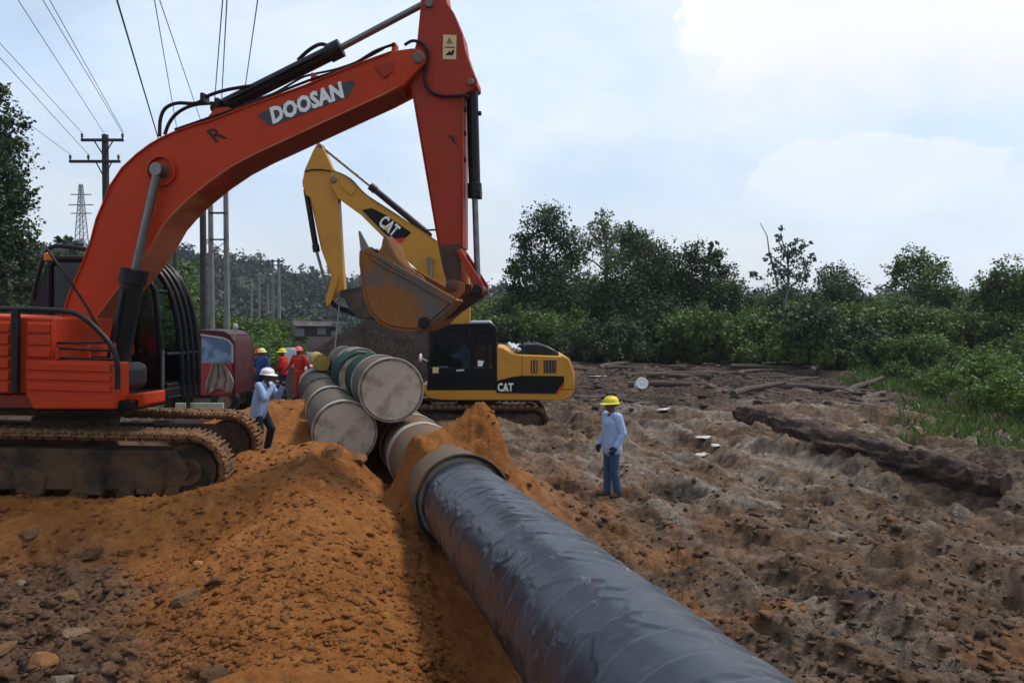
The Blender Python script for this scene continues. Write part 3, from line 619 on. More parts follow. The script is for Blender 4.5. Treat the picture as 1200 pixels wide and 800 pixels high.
    lo_ = fr.poly([(514, 286), (541, 286), (541, 328), (535, 341), (526, 338), (519, 313)], al0); MB().prism(lo_, al0 - .035, al1 + .035).build('arm_end', mat('greasy_arm_end', (.06, .03, .024), .6, (.14, .07, .03), .5, 5), arm, fr.M, bevel=.015)
    pin(arm, fr, fr.uz(552, 97, al0), .05, al0 - .06, al1 + .06); pin(arm, fr, fr.uz(503, 5, al0), .06, al0 - .05, al1 + .05)
    stk = fr.poly([(519.5, 41), (535, 41.5), (534.5, 70), (519, 69.5)], al0); s_ = MB().prism(stk, al0 - .006, al0 + .002).build('warning_sticker', 'cream', arm, fr.M)
    tri = fr.poly([(526.8, 44), (531.5, 52), (522.3, 52)], al0); MB().prism(tri, al0 - .009, al0 - .002).build('warning_triangle', mat('sticker_amber', (.34, .22, .05), .6), s_, fr.M)
    ms = MB().prism(fr.poly([(526.2, 46.5), (527.4, 46.5), (527.1, 50.5), (526.4, 50.5)], al0), al0 - .012, al0 - .004)
    ms.prism(fr.poly([(522, 65), (527, 60), (529, 62), (531, 58), (532.5, 60), (531, 65)], al0), al0 - .012, al0 - .002).prism(fr.poly([(521, 55.2), (533, 55.4), (533, 56.4), (521, 56.2)], al0), al0 - .012, al0 - .002).build('pictogram', 'black', s_, fr.M)
    hose(arm, fr, [fr.p3(x, y, al0 - .06) for x, y in ((474, 53), (484, 48), (495, 52), (501, 63), (499, 76), (497, 92), (503, 106), (515, 112), (532, 113), (544, 112), (549, 114))], .024)
    MB().prism(fr.poly([(524, 158), (532, 160), (534, 167), (540, 172), (532, 168)], al0), al0 - .005, al0 + .002).build('paint_chip', mat('bare_patch', (.05, .025, .02), .8), arm, fr.M)
    # bucket cylinder, with studs of its guard on the arm
    for y in (128, 156, 187): MB().box(fr.p3(543.5, y, -.1), (.06, .12, .07)).build('pipe_clamp', 'rubber', arm, fr.M, bevel=.01)
    bc = cylinder(root, fr, fr.p3(553, 100, 0), fr.p3(556.5, 232, 0), fr.p3(560, 336, 0), .088, .045, 'bucket_cylinder')
    MB().box(fr.p3(561, 133, 0), (.08, .06, .06)).box(fr.p3(559, 228, 0), (.13, .2, .12)).build('port_block', 'black', bc, fr.M, bevel=.01)
    # bucket linkage
    K = fr.uz(563, 340, 0); Gp = fr.uz(539, 300, al0)
    for a, b in ((al0 - .09, al0 - .04), (al1 + .04, al1 + .09)):
        g = fr.poly([(536, 294), (541, 292), (567, 333), (567, 344), (560, 345)], al0); MB().prism(g, a, b).build('guide_link', 'arm_red', root, fr.M, bevel=.01)
    hl = fr.poly([(556, 338), (564, 332), (569, 340), (566, 348), (530, 372), (508, 380), (502, 374), (506, 367), (530, 360)], -.1); MB().prism(hl, -.12, .09).build('bucket_link', mat('greasy_link', (.045, .02, .018), .55, (.13, .06, .03), .5, 4), root, fr.M, bevel=.02)
    pin(root, fr, K, .075, al0 - .12, al1 + .12, 'black')
    # bucket
    w0, w1 = -.72, .68
    side = [(533, 349), (520, 362), (506, 374), (497, 381), (486, 385), (473, 384.5), (459, 382), (446, 376), (436, 365), (430, 350), (427, 330), (424, 308), (424, 296), (430, 290)]
    sp = fr.poly(side, w0); bk = bucket_shape(root, fr, sp, None, None, w0, w1, 'bucket')
    MB().ribbon(fr.poly([(531, 354), (505, 339), (480, 325), (456, 313), (436, 300)], w0), .035, w0 - .03, w0 + .02).build('side_edge', 'bucket', bk, fr.M)
    MB().prism(fr.poly([(533, 349), (540, 341), (540, 330), (531, 327), (522, 338), (516, 352), (524, 358)], w0), -.40, -.34).build('bucket_ear', 'bucket', bk, fr.M, bevel=.01)
    MB().prism(fr.poly([(533, 349), (540, 341), (540, 330), (531, 327), (522, 338), (516, 352), (524, 358)], w0), .29, .35).build('bucket_ear', 'bucket', bk, fr.M, bevel=.01)
    pin(bk, fr, fr.uz(535, 336, 0), .09, -.42, .38, mat('oily_pin', (.11, .045, .035), .5)); pin(bk, fr, fr.uz(497, 378, w0), .085, w0 - .03, w0 + .2, 'rubber')
    for k in range(5):
        l = w0 + .08 + (w1 - w0 - .16) * k / 4; u, z = fr.uz(426, 294, w0); tipu, tipz = fr.uz(418.5, 270 if k == 0 else 284, w0)
        MB().add([(u - .05, l - .06, z), (u + .09, l - .06, z - .02), (u + .09, l + .06, z - .02), (u - .05, l + .06, z), (tipu, l - .035, tipz), (tipu + .02, l - .035, tipz), (tipu + .02, l + .035, tipz), (tipu, l + .035, tipz)],
                 [(0, 1, 2, 3), (4, 5, 6, 7), (0, 1, 5, 4), (1, 2, 6, 5), (2, 3, 7, 6), (3, 0, 4, 7)]).build('tooth', 'steel', bk, fr.M, bevel=.008)
    # soil in the bucket: a lumpy heap
    ha = sp[-1]; hb_ = fr.uz(500, 338, w0); nu, nl = 26, 22; v = []; f = []
    for i in range(nu):
        for j in range(nl):
            s = i / (nu - 1); t = j / (nl - 1); l = w0 + .05 + (w1 - w0 - .1) * t; u = ha[0] + (hb_[0] - ha[0]) * s + .04; z = ha[1] + (hb_[1] - ha[1]) * s - .06
            bump = .34 * math.exp(-((s - .12) / .17) ** 2) * max(0, math.sin(math.pi * (t * .8 + .15))) ** .5 + .10 * math.sin(math.pi * t) * math.sin(math.pi * min(1, s * 1.2)) + .12 * float(fbm(np.array([s * 6.]), np.array([t * 6.]), 4, 3)[0])
            bump = bump * min(1., s / .10) * min(1., 6 * t, 6 * (1 - t)) + .10 * float(fbm(np.array([s * 11.]), np.array([t * 11.]), 3, 8)[0]) - .03
            v.append((u + .05 * math.sin(9 * t + 5 * s), l, z + bump))
    for i in range(nu - 1):
        for j in range(nl - 1): f.append((i * nl + j, (i + 1) * nl + j, (i + 1) * nl + j + 1, i * nl + j + 1))
    v2 = [(p[0], p[1], min(p[2], 1e9) - .25 if 0 else p[2]) for p in v]
    MB().add(v2, f).build('soil_load', 'soilheap', bk, fr.M, smooth=80)
    return root
EX1 = orange_excavator()

def yellow_excavator():
    O = Vector((-.9, 25.4, .05)); fr = Frame(O, 180, 0); root = empty('excavator', Matrix.Translation(O), 'yellow and black crawler excavator facing left beyond the pipe stack', 'excavator')
    N = 1.42; P = lambda pts, l=N: fr.poly(pts, l)
    # tracks, half sunk in mud
    zt = fr.uz(560, 476, 1.3)[1]; u0 = fr.uz(470, 480, 1.3)[0]; tr = Frame(O + Vector((0, 0, zt - .98)), 180, 0)
    make_track(root, tr, 1.3, 4.35, .95, .6, u0, 48); make_track(root, tr, -1.3, 4.35, .95, .6, u0, 48)
    cx = u0 - 2.2; MB().prism([(cx - 1.1, .4), (cx + 1.1, .4), (cx + .8, .85), (cx - .8, .85)], -1, 1).lathe((cx, 0, .85), (0, 0, 1), [(0, 0), (0, .6), (.3, .6), (.3, 0)], 26).build('undercarriage', 'trackdark', root, tr.M, bevel=.03)
    # main frame and hood
    MB().prism(P([(494, 450), (497, 461), (504, 467), (520, 469), (662, 469), (670, 464), (673, 457), (582, 457)]), -1.35, N - .02).build('main_frame', 'yellow', root, fr.M, bevel=.03)
    # body with rounded tail, as one loft in plan
    zb, z1 = fr.uz(600, 458, N)[1], fr.uz(600, 414, N)[1]; ua = fr.uz(582, 440, N)[0]; ut = fr.uz(673, 440, N)[0]; z2 = fr.uz(582, 407, N)[1]
    prof = P([(582, 406), (590, 407), (598, 412), (607, 415), (655, 417), (661, 416), (668, 421), (673, 437), (674, 457), (582, 457.5)])
    body = MB().prism(prof, -1.35, N).build('engine_hood', 'yellow', root, fr.M, bevel=.05)
    tl = P([(655, 420), (668, 422), (674, 438), (674, 457), (672, 464), (660, 467)]); MB().prism(tl, -1.1, N - .12).build('counterweight', 'yellow', root, fr.M, bevel=.12)
    dk = P([(582, 446), (590, 444), (600, 441.5), (612, 440), (661, 440.5), (661, 449), (653, 461), (582, 460)]); dp = MB().prism(dk, N - .01, N + .015).build('dark_side_panel', 'cabblack', root, fr.M)
    MB().prism(P([(661, 447), (661, 452), (653.5, 460.5), (651, 460.5)]), N + .005, N + .02).build('red_flash', mat('red_flash', (.5, .03, .015), .5), dp, fr.M)
    # logo
    def logo(origin, e, hpx, l, depth, parent, fl):
        o = fr.p3(*origin, l); d = fr.p3(*e, l) - o; w = d.length; d.normalize(); upv = Vector((-d.z, 0, d.x)); upv = upv if upv.z > 0 else -upv
        if upv.z < 0: upv = -upv
        pr = text_mb('CAT', (0, 0, 0), (1, 0, 0), (0, 0, 1), 1, 0, bold=.035); ww = max(p[0] for p in pr.v); hh = max(p[2] for p in pr.v); hgt = hpx / F * depth
        t = MB().add([tuple(o + d * (p[0] / ww * w) + upv * (p[2] / hh * hgt)) for p in pr.v], pr.f); t.build('lettering', 'white', parent, fr.M, smooth=0)
        c = o + d * w * .5 + Vector((0, .006, 0)); MB().add([tuple(c - d * w * .13 ), tuple(c + d * w * .13), tuple(c + upv * hgt * .42)], [(0, 1, 2)]).build('logo_triangle', mat('logo_yellow', (.75, .42, .03), .5), parent, fr.M, smooth=0)
    logo((583, 458), (601.5, 458), 9.5, N + .022, 24, dp, 0)
    for x0, x1, y0, y1 in ((622, 630, 422, 437), (637, 652, 422, 437)):
        vt = MB().prism(P([(x0, y0), (x1, y0), (x1, y1), (x0, y1)]), N - .02, N + .01).build('vent', mat('vent_brown', (.05, .03, .02), .8), root, fr.M)
        for k in range(int((x1 - x0) // 3.6)): MB().prism(P([(x0 + 1.6 + 3.6 * k, y0 + 1), (x0 + 2.8 + 3.6 * k, y0 + 1), (x0 + 2.8 + 3.6 * k, y1 - 1), (x0 + 1.6 + 3.6 * k, y1 - 1)]), N + .008, N + .022).build('vent_slat', 'yellow' if x0 < 630 else 'vent_brown_slat' if 0 else 'steel', vt, fr.M)
    MB().prism(P([(611.5, 416), (612, 416), (612, 440), (611.5, 440)]), N - .005, N + .006).build('door_gap', 'rubber', root, fr.M)
    # raised dark engine cover
    MB().prism(P([(606, 415), (603, 409), (608, 404), (632, 403), (646, 408), (655, 413), (655, 417)]), -.9, N - .12).build('engine_cover', mat('shiny_black_cover', (.02, .02, .024), .18, (.1, .08, .06), .25), root, fr.M, bevel=.03)
    for k in range(3): MB().tube([fr.p3(596 + 4.5 * k, 402.5 + 1.3 * k, N - .25), fr.p3(601 + 4 * k, 409 + k, N - .10)], .07, 10).build('step_grip', mat('pale_grip', (.5, .5, .5), .4), root, fr.M)
    MB().tube([fr.p3(612, 406, .5), fr.p3(612, 396, .5)], .05, 10).build('exhaust', 'black', root, fr.M)
    # ---------------- cab on the near side
    c0 = .45; prof = P([(500, 457), (502, 420), (506, 400), (510, 386), (514, 381), (573, 379), (579, 381), (582, 390), (582.5, 457)])
    n = len(prof); u_, z_ = zip(*prof); lowz = fr.uz(540, 431, N)[1]
    cab = MB().prism(P([(500, 457), (501.5, 431), (582, 431), (582.5, 457)]), c0, N).build('cab', 'cabblack', root, fr.M, bevel=.02)
    MB().prism(P([(511, 386), (514, 380), (573, 378), (580, 381), (582, 390)]), c0, N + .01).build('cab_roof', 'cabblack', cab, fr.M, bevel=.03)
    MB().prism(P([(550, 378.5), (552, 375.5), (574, 375.5), (577, 379)]), .6, N - .1).build('roof_hatch', mat('pale_hatch', (.55, .55, .54), .4), cab, fr.M, bevel=.02)
    MB().tube([fr.p3(566, 376, 1), fr.p3(566, 371, 1)], .04, 8).build('roof_antenna', 'black', cab, fr.M)  # short antenna stub on the cab roof
    for l in (c0 + .04, N - .04):
        for a in ([(501.5, 432), (510, 386)], [(553, 432), (553, 384)], [(579, 432), (579, 384)]):
            w_ = 3.4 if a[0][0] < 540 else 5.0
            MB().prism(P([(a[0][0] - w_ / 2, a[0][1]), (a[0][0] + w_ / 2, a[0][1]), (a[1][0] + w_ / 2, a[1][1]), (a[1][0] - w_ / 2, a[1][1])], N), l - .04, l + .04).build('cab_pillar', 'cabblack', cab, fr.M, bevel=.01)
        MB().prism(P([(504, 430), (512, 387), (550, 385), (550, 430)]), l - .005, l + .005).build('side_glass', 'glass', cab, fr.M)
        MB().prism(P([(556, 430), (556, 386), (577, 386), (577, 430)]), l - .005, l + .005).build('rear_side_glass', 'glass', cab, fr.M)
    MB().prism(P([(512, 405), (512, 387), (550, 385), (550, 405)]), N - .03, N - .015).build('sun_visor', 'cabblack', cab, fr.M)
    MB().prism(P([(557, 405), (557, 386), (576, 386), (576, 405)]), N - .03, N - .015).build('sun_visor', 'cabblack', cab, fr.M)
    for l in (c0, N): MB().prism(P([(535, 433), (544, 432.5), (544, 434.5), (535, 435)]), l - .01, l + .02).build('door_handle', mat('pale_handle', (.5, .5, .48), .4), cab, fr.M)
    MB().prism(P([(507, 430), (514, 430), (514, 437), (507, 437)]), N, N + .012).build('door_sticker', 'cream', cab, fr.M)
    MB().prism(P([(560, 422), (567, 423), (565, 429), (560, 429)]), N - .06, N - .02).build('paper', 'white', cab, fr.M)
    ua, zs = fr.uz(560, 432, .9); MB().box((ua, .9, zs), (.5, .55, .14)).box((ua - .28, .9, zs + .45), (.14, .5, .85)).build('seat', mat('seat_cloth', (.03, .03, .034), .9), cab, fr.M, bevel=.04)
    MB().ball(fr.p3(493, 419, N - .1), (.05, .12, .13)).tube([fr.p3(493, 419, N - .1), fr.p3(503, 424, N - .1)], .02, 6).build('mirror', 'white', root, fr.M)
    MB().box(fr.p3(508, 377, .2), (.3, .12, .16)).box(fr.p3(513, 384, .25), (.2, .1, .12)).build('work_lamp', mat('pale_lamp', (.55, .45, .3), .4), root, fr.M, bevel=.02)
    # ---------------- boom
    b0, b1 = -.28, .3; up = [(389, 199), (404, 206), (424, 224), (443, 239), (490, 268), (514, 284), (530, 292), (541, 300), (548, 315), (550, 345), (549, 392)]; lo = [(528, 392), (530, 362), (527, 350), (516, 334), (492, 318), (471, 299), (424, 252), (406, 239), (395, 231), (388, 218), (386, 206)]
    bo = MB().prism(fr.poly(up + lo, b1), b0, b1).build('boom', 'yellow', root, fr.M, bevel=.015)
    MB().ribbon(fr.poly(lo[:-1], b1), -.016, b0 - .03, b1 + .03).build('lower_flange', 'yellow', bo, fr.M); MB().ribbon(fr.poly(up, b1), -.016, b0 - .03, b1 + .03).build('upper_flange', 'yellow', bo, fr.M)
    pl = fr.poly([(424, 246), (436, 244), (452, 252), (482, 272.5), (475, 279), (458, 281)], b1); pp = MB().prism(pl, b1 - .002, b1 + .012).build('name_panel', 'cabblack', bo, fr.M)
    MB().prism(fr.poly([(458, 280.5), (475, 278.5), (472, 283), (464, 285)], b1), b1 + .004, b1 + .016).build('red_flash', mat('red_flash', (.5, .03, .015), .5), pp, fr.M)
    logo((442.5, 262), (461, 277.5), 14.5, b1 + .018, 25, pp, 0)
    MB().prism(fr.poly([(399, 207), (417, 222), (412, 230), (399, 219)], b1), b1 - .002, b1 + .03).build('gusset', 'yellow', bo, fr.M, bevel=.01)
    pin(bo, fr, fr.uz(391, 211, b1), .10, b0 - .06, b1 + .06); pin(bo, fr, fr.uz(504, 305, b1), .09, b0 - .2, b1 + .2, 'black')
    for l in (b0 - .14, b1 + .14): cylinder(root, fr, fr.p3(508, 452, l), fr.p3(506, 360, l), fr.p3(504, 305, l), .13, .06, 'boom_cylinder')
    cylinder(root, fr, fr.p3(503, 275, 0), fr.p3(434, 218, 0), fr.p3(378, 173, 0), .105, .045, 'arm_cylinder')
    hose(root, fr, [fr.p3(x, y, .1) for x, y in ((500, 270), (512, 270), (520, 279), (524, 292))], .03); hose(root, fr, [fr.p3(x, y, 0) for x, y in ((386, 200), (398, 203), (412, 211), (430, 229), (465, 252), (500, 276))], .025)
    # arm
    a0, a1 = -.2, .22; ar = [(373, 166), (377, 170), (385, 187), (391, 201), (396, 226), (402, 324), (404, 346), (401, 349), (396, 346), (392, 335), (390, 330), (377, 292), (364, 232), (358, 228), (354, 214), (357, 199), (367, 176)]
    arm = MB().prism(fr.poly(ar, a1), a0, a1).build('arm', 'yellow', root, fr.M, bevel=.015)
    MB().ribbon(fr.poly([(391, 330), (377, 292), (364, 232)], a1), -.014, a0 - .02, a1 + .02).build('rear_flange', 'yellow', arm, fr.M)
    hose(arm, fr, [fr.p3(x, y, a1 + .04) for x, y in ((357, 201), (366, 199), (378, 199), (389, 201), (396, 204))], .022)
    pin(arm, fr, fr.uz(375, 171, a1), .06, a0 - .05, a1 + .05); pin(arm, fr, fr.uz(399, 345, a1), .08, a0 - .1, a1 + .1)
    cylinder(root, fr, fr.p3(358, 218, 0), fr.p3(371, 295, 0), fr.p3(385, 345, 0), .09, .045, 'bucket_cylinder')
    for a, b in ((a0 - .08, a0 - .03), (a1 + .03, a1 + .08)): MB().prism(fr.poly([(389, 326), (396, 324), (396, 332), (388, 356), (383, 359), (382, 352)], a1), a, b).build('guide_link', 'yellow', root, fr.M, bevel=.01)
    MB().prism(fr.poly([(383, 352), (387, 350), (399, 358), (414, 363), (413, 369), (396, 364)], 0), -.1, .1).build('bucket_link', 'black', root, fr.M, bevel=.02)
    bs = fr.poly([(399, 340), (406, 352), (413, 364), (420, 371), (432, 373), (444, 369), (452, 358), (455, 344), (453, 330)], .55); bk = bucket_shape(root, fr, bs, None, None, -.55, .55, mat('dark_bucket', (.05, .042, .035), .7, (.13, .08, .045), .7, 2.5))
    for k in range(5):
        l = -.48 + .96 * k / 4; u, z = fr.uz(453, 331, .55); MB().box((u, l, z + .12), (.06, .1, .3)).build('tooth', 'steel', bk, fr.M, bevel=.01)
    # sling cable from the hook to the pipes
    MB().ball(fr.p3(414, 365, .3), .13).build('lifting_hook', 'black', root, fr.M)
    s = MB().tube([O + fr.M.to_3x3() @ fr.p3(398, 352, .2), at(392, 413, 24.6)], .022, 6); s.build('sling_cable', mat('sling', (.25, .22, .17), .8)); o = bpy.data.objects['sling_cable']
    tag(o, 'thin lifting cable hanging from the yellow arm to the pipes', 'cable')
    return root
EX2 = yellow_excavator()
# ------------------------------------------------------------------ pipes
def pipe(label, a, b, R, shell, name='pipe', bands=(), cap_a=True, cap='beige', group=None, seg=48, band='band', sag=0):
    a, b = Vector(a), Vector(b); d = (b - a).normalized(); L = (b - a).length; Rm = d.to_track_quat('X', 'Z').to_matrix().to_4x4(); Wm = Matrix.Translation(a) @ Rm
    root = empty(name, Wm, label, 'pipe', group); X = (1, 0, 0)
    MB().lathe((0, 0, 0), X, [(0, R - .03), (0, R), (L, R), (L, R - .03), (0.0, R - .03)], seg).build('shell', shell, root, Wm)
    for s0, s1 in bands:
        MB().lathe((0, 0, 0), X, [(s0, R), (s0, R + .018), (s0 + .012, R + .024), (s1 - .012, R + .024), (s1, R + .018), (s1, R)], seg).build('end_band', band, root, Wm)
    for on, s in ((cap_a, .02), (True, L - .02)):
        if on: MB().lathe((s, 0, 0), X, [(-.012, 0), (-.014, R * .5), (-.010, R * .93), (-.02, R * .95), (-.02, R * .985), (.01, R * .985)], seg).build('end_cap', cap, root, Wm)
    return root
def pipes():
    dS = Vector((-.284, 1, -.016)); G = 'stacked pipes behind the soil mound'; R = .565
    U0 = at(459, 457, 14.6); L0 = at(404, 507, 14.6)
    def seg(o, y0, y1, off=(0, 0)): w = Vector((off[0], 0, off[1])); return o + dS * (y0 - 14.6) + w, o + dS * (y1 - 14.6) + w
    pipe('large pipe with stained beige end cap on top at the front', *seg(U0, 14.6, 16.3), R, 'greyshell', bands=((0, .16),), group=G)
    pipe('dark green pipe with pale rim right behind the top beige cap', *seg(U0, 16.5, 18.5, (.03, .0)), R, 'greenshell', bands=((0, .15),), group=G)
    pipe('dark green pipe of the top row, before the white topped one', *seg(U0, 18.55, 21.3, (-.12, .0)), R, 'greenshell', bands=((0, .06),), group=G, band='greenshell')
    pipe('white rimmed pipe at the far end of the top row', *seg(U0, 21.5, 27, (.1, .05)), R, 'greyshell', bands=((0, .3), (1.2, 1.5)), group=G)
    pipe('low pipe with beige end cap half buried in orange soil', *seg(L0, 14.6, 18.0), R, 'greyshell', bands=((0, .22),), group=G)
    pipe('pale banded pipe in the low row, second from the front', *seg(L0, 18.15, 21.2, (0, .02)), R, 'greyshell', bands=((0, .35),), group=G)
    pipe('blackish pipe in the low row between two pale ones', *seg(L0, 21.3, 25.2, (-.02, .05)), R + .02, 'darkshell', group=G)
    pipe('pale beige pipe at the far end of the low row', *seg(L0, 25.4, 29.5, (.02, .1)), R, 'beige', bands=((0, .3),), group=G)
    y0 = at(377, 425, 24.0); pipe('smaller pipe with a yellow end cap on the stack', y0, y0 + dS * 4, .24, 'yellowcap', cap='yellowcap', group=G)
    # pipeline in the ground: earthy length, sleeve, black wrapped length
    P0 = Vector((-.63, 10.5, .67)); d1 = Vector((-.2526, 1, -.0126))
    pipe('earth stained pipe partly covered by orange soil under the stack', P0 + d1 * .15, P0 + d1 * 15, .60, 'brownpipe', bands=((3.6, 3.9), (5.2, 5.4)))
    dn = (d1).normalized(); Rm = dn.to_track_quat('X', 'Z').to_matrix().to_4x4(); Wm = Matrix.Translation(P0) @ Rm
    r_ = empty('pipe_sleeve', Wm, 'grey green sleeve around the joint of the black pipe', 'sleeve')
    MB().lathe((0, 0, 0), (1, 0, 0), [(.3, .56), (.05, .615), (0, .622), (0, .638), (.015, .646), (.05, .646), (.06, .632), (.15, .622), (.16, .595)], 64).build('sleeve_ring', 'flange', r_, Wm)
    # black pipe: real wrap ridges and creases
    a = P0 + d1 * .02; b = Vector((-.63 + .237 * 9.3, 1.2, .67 + .038 * 9.3)); ax = (b - a); Lp = ax.length; ax.normalize(); u, w = axes(ax)
    ns, nt = 900, 160; s = np.linspace(0, Lp, ns); t = np.linspace(0, 2 * np.pi, nt, endpoint=False); S, Tt = np.meshgrid(s, t, indexing='ij')
    hel = (S / .34 + Tt / (2 * np.pi)) % 1.0; lap = .0055 * np.exp(-hel / .30) * (hel < 1) 
    cr = fbm(S * 1.1 + 3 * np.sin(Tt), 2.2 * np.cos(Tt) + S * .9, 4, 51); tig = np.abs(fbm(S * 2.2 + 1.6 * np.cos(Tt), 3.0 * np.sin(Tt) - 1.2 * S, 3, 57))
    r = .535 + 1.6 * lap + .016 * cr + .008 * sm(.06, 0, tig) + .03 * sm(.5, 0, S) * 0
    # a band of tight creases below the sleeve, as where the wrap was pulled
    r = r + .003 * np.sin(S * 42 + 2 * np.sin(Tt * 2)) * sm(2.6, .6, S) * np.exp(-.5 * ((np.cos(Tt - 1.6) - 1) / .35) ** 2)
    A = np.array(a)[None, None] + S[..., None] * np.array(ax) + (np.cos(Tt) * r)[..., None] * np.array(u) + (np.sin(Tt) * r)[..., None] * np.array(w)
    i = np.arange(ns - 1)[:, None]; j = np.arange(nt)[None]; j2 = (j + 1) % nt
    Fq = np.stack([i * nt + j, i * nt + j2, (i + 1) * nt + j2, (i + 1) * nt + j], -1).reshape(-1, 4)
    m = bpy.data.materials.new('black_pipe_wrap'); m.use_nodes = True; q = NT(m.node_tree); bs = q.n['Principled BSDF']; P = q.new('ShaderNodeNewGeometry').outputs['Position']
    ang = math.atan2(.221, 1) ; Q = q.mapping(P, (1.2, 3.2, 1.2), (0, 0, .9)); n1 = q.noise(Q, 1.5, 8, .65, .4); n2 = q.noise(P, 7, 8, .7, .6); n3 = q.noise(q.mapping(P, (3, .5, 2), (0, .3, -.5)), 5, 6, .7, 1.2)
    c = q.mix(n1, (.004, .006, .011), (.013, .018, .030)); f = q.math('MULTIPLY', q.step(n1, .5, .70), q.step(n2, .44, .6)); c = q.mix(q.math('MULTIPLY', f, .4), c, (.13, .14, .16))
    sc_ = q.step(n3, .62, .70); c = q.mix(q.math('MULTIPLY', sc_, .5), c, (.34, .34, .34)); wa_ = q.new('ShaderNodeAttribute'); wa_.attribute_name = 'wrap'; ws = q.new('ShaderNodeSeparateColor'); q.val(ws.inputs[0], wa_.outputs['Color'])
    c = q.mix(q.math('MULTIPLY', ws.outputs[0], .35), c, (.040, .050, .072)); c = q.mix(q.step(ws.outputs[1], .10, .0, 0, .4), c, (.10, .11, .13)); q.val(bs.inputs['Base Color'], c)
    q.val(bs.inputs['Roughness'], q.math('ADD', q.math('ADD', .17, q.math('MULTIPLY', ws.outputs[0], .10)), q.math('MULTIPLY', q.math('ADD', f, n2), .24))); bs.inputs['Specular IOR Level'].default_value = .62
    bn = q.new('ShaderNodeBump'); bn.inputs['Strength'].default_value = .35; bn.inputs['Distance'].default_value = .02; q.val(bn.inputs['Height'], n1); q.l.new(bn.outputs[0], bs.inputs['Normal'])
    Wp = Matrix.Translation(a); root = empty('pipe', Wp, 'big black wrapped pipe running from the sleeve towards the viewer', 'pipe')
    Wi = np.array(Wp.inverted()); V = A.reshape(-1, 3) - np.array(a); lapn = np.floor(S / .34 + Tt / (2 * np.pi)).astype(np.int64); rv = (np.abs(np.sin(lapn * 12.9898) * 43758.5453) % 1.0); A2 = np.stack([rv, hel, hel, np.ones_like(hel)], -1).reshape(-1, 4); o = bpy.data.objects.new('wrapped_shell', npmesh('wrapped_shell', V, Fq, [m], True, {'wrap': A2})); link(o, root, Wp)
pipes()

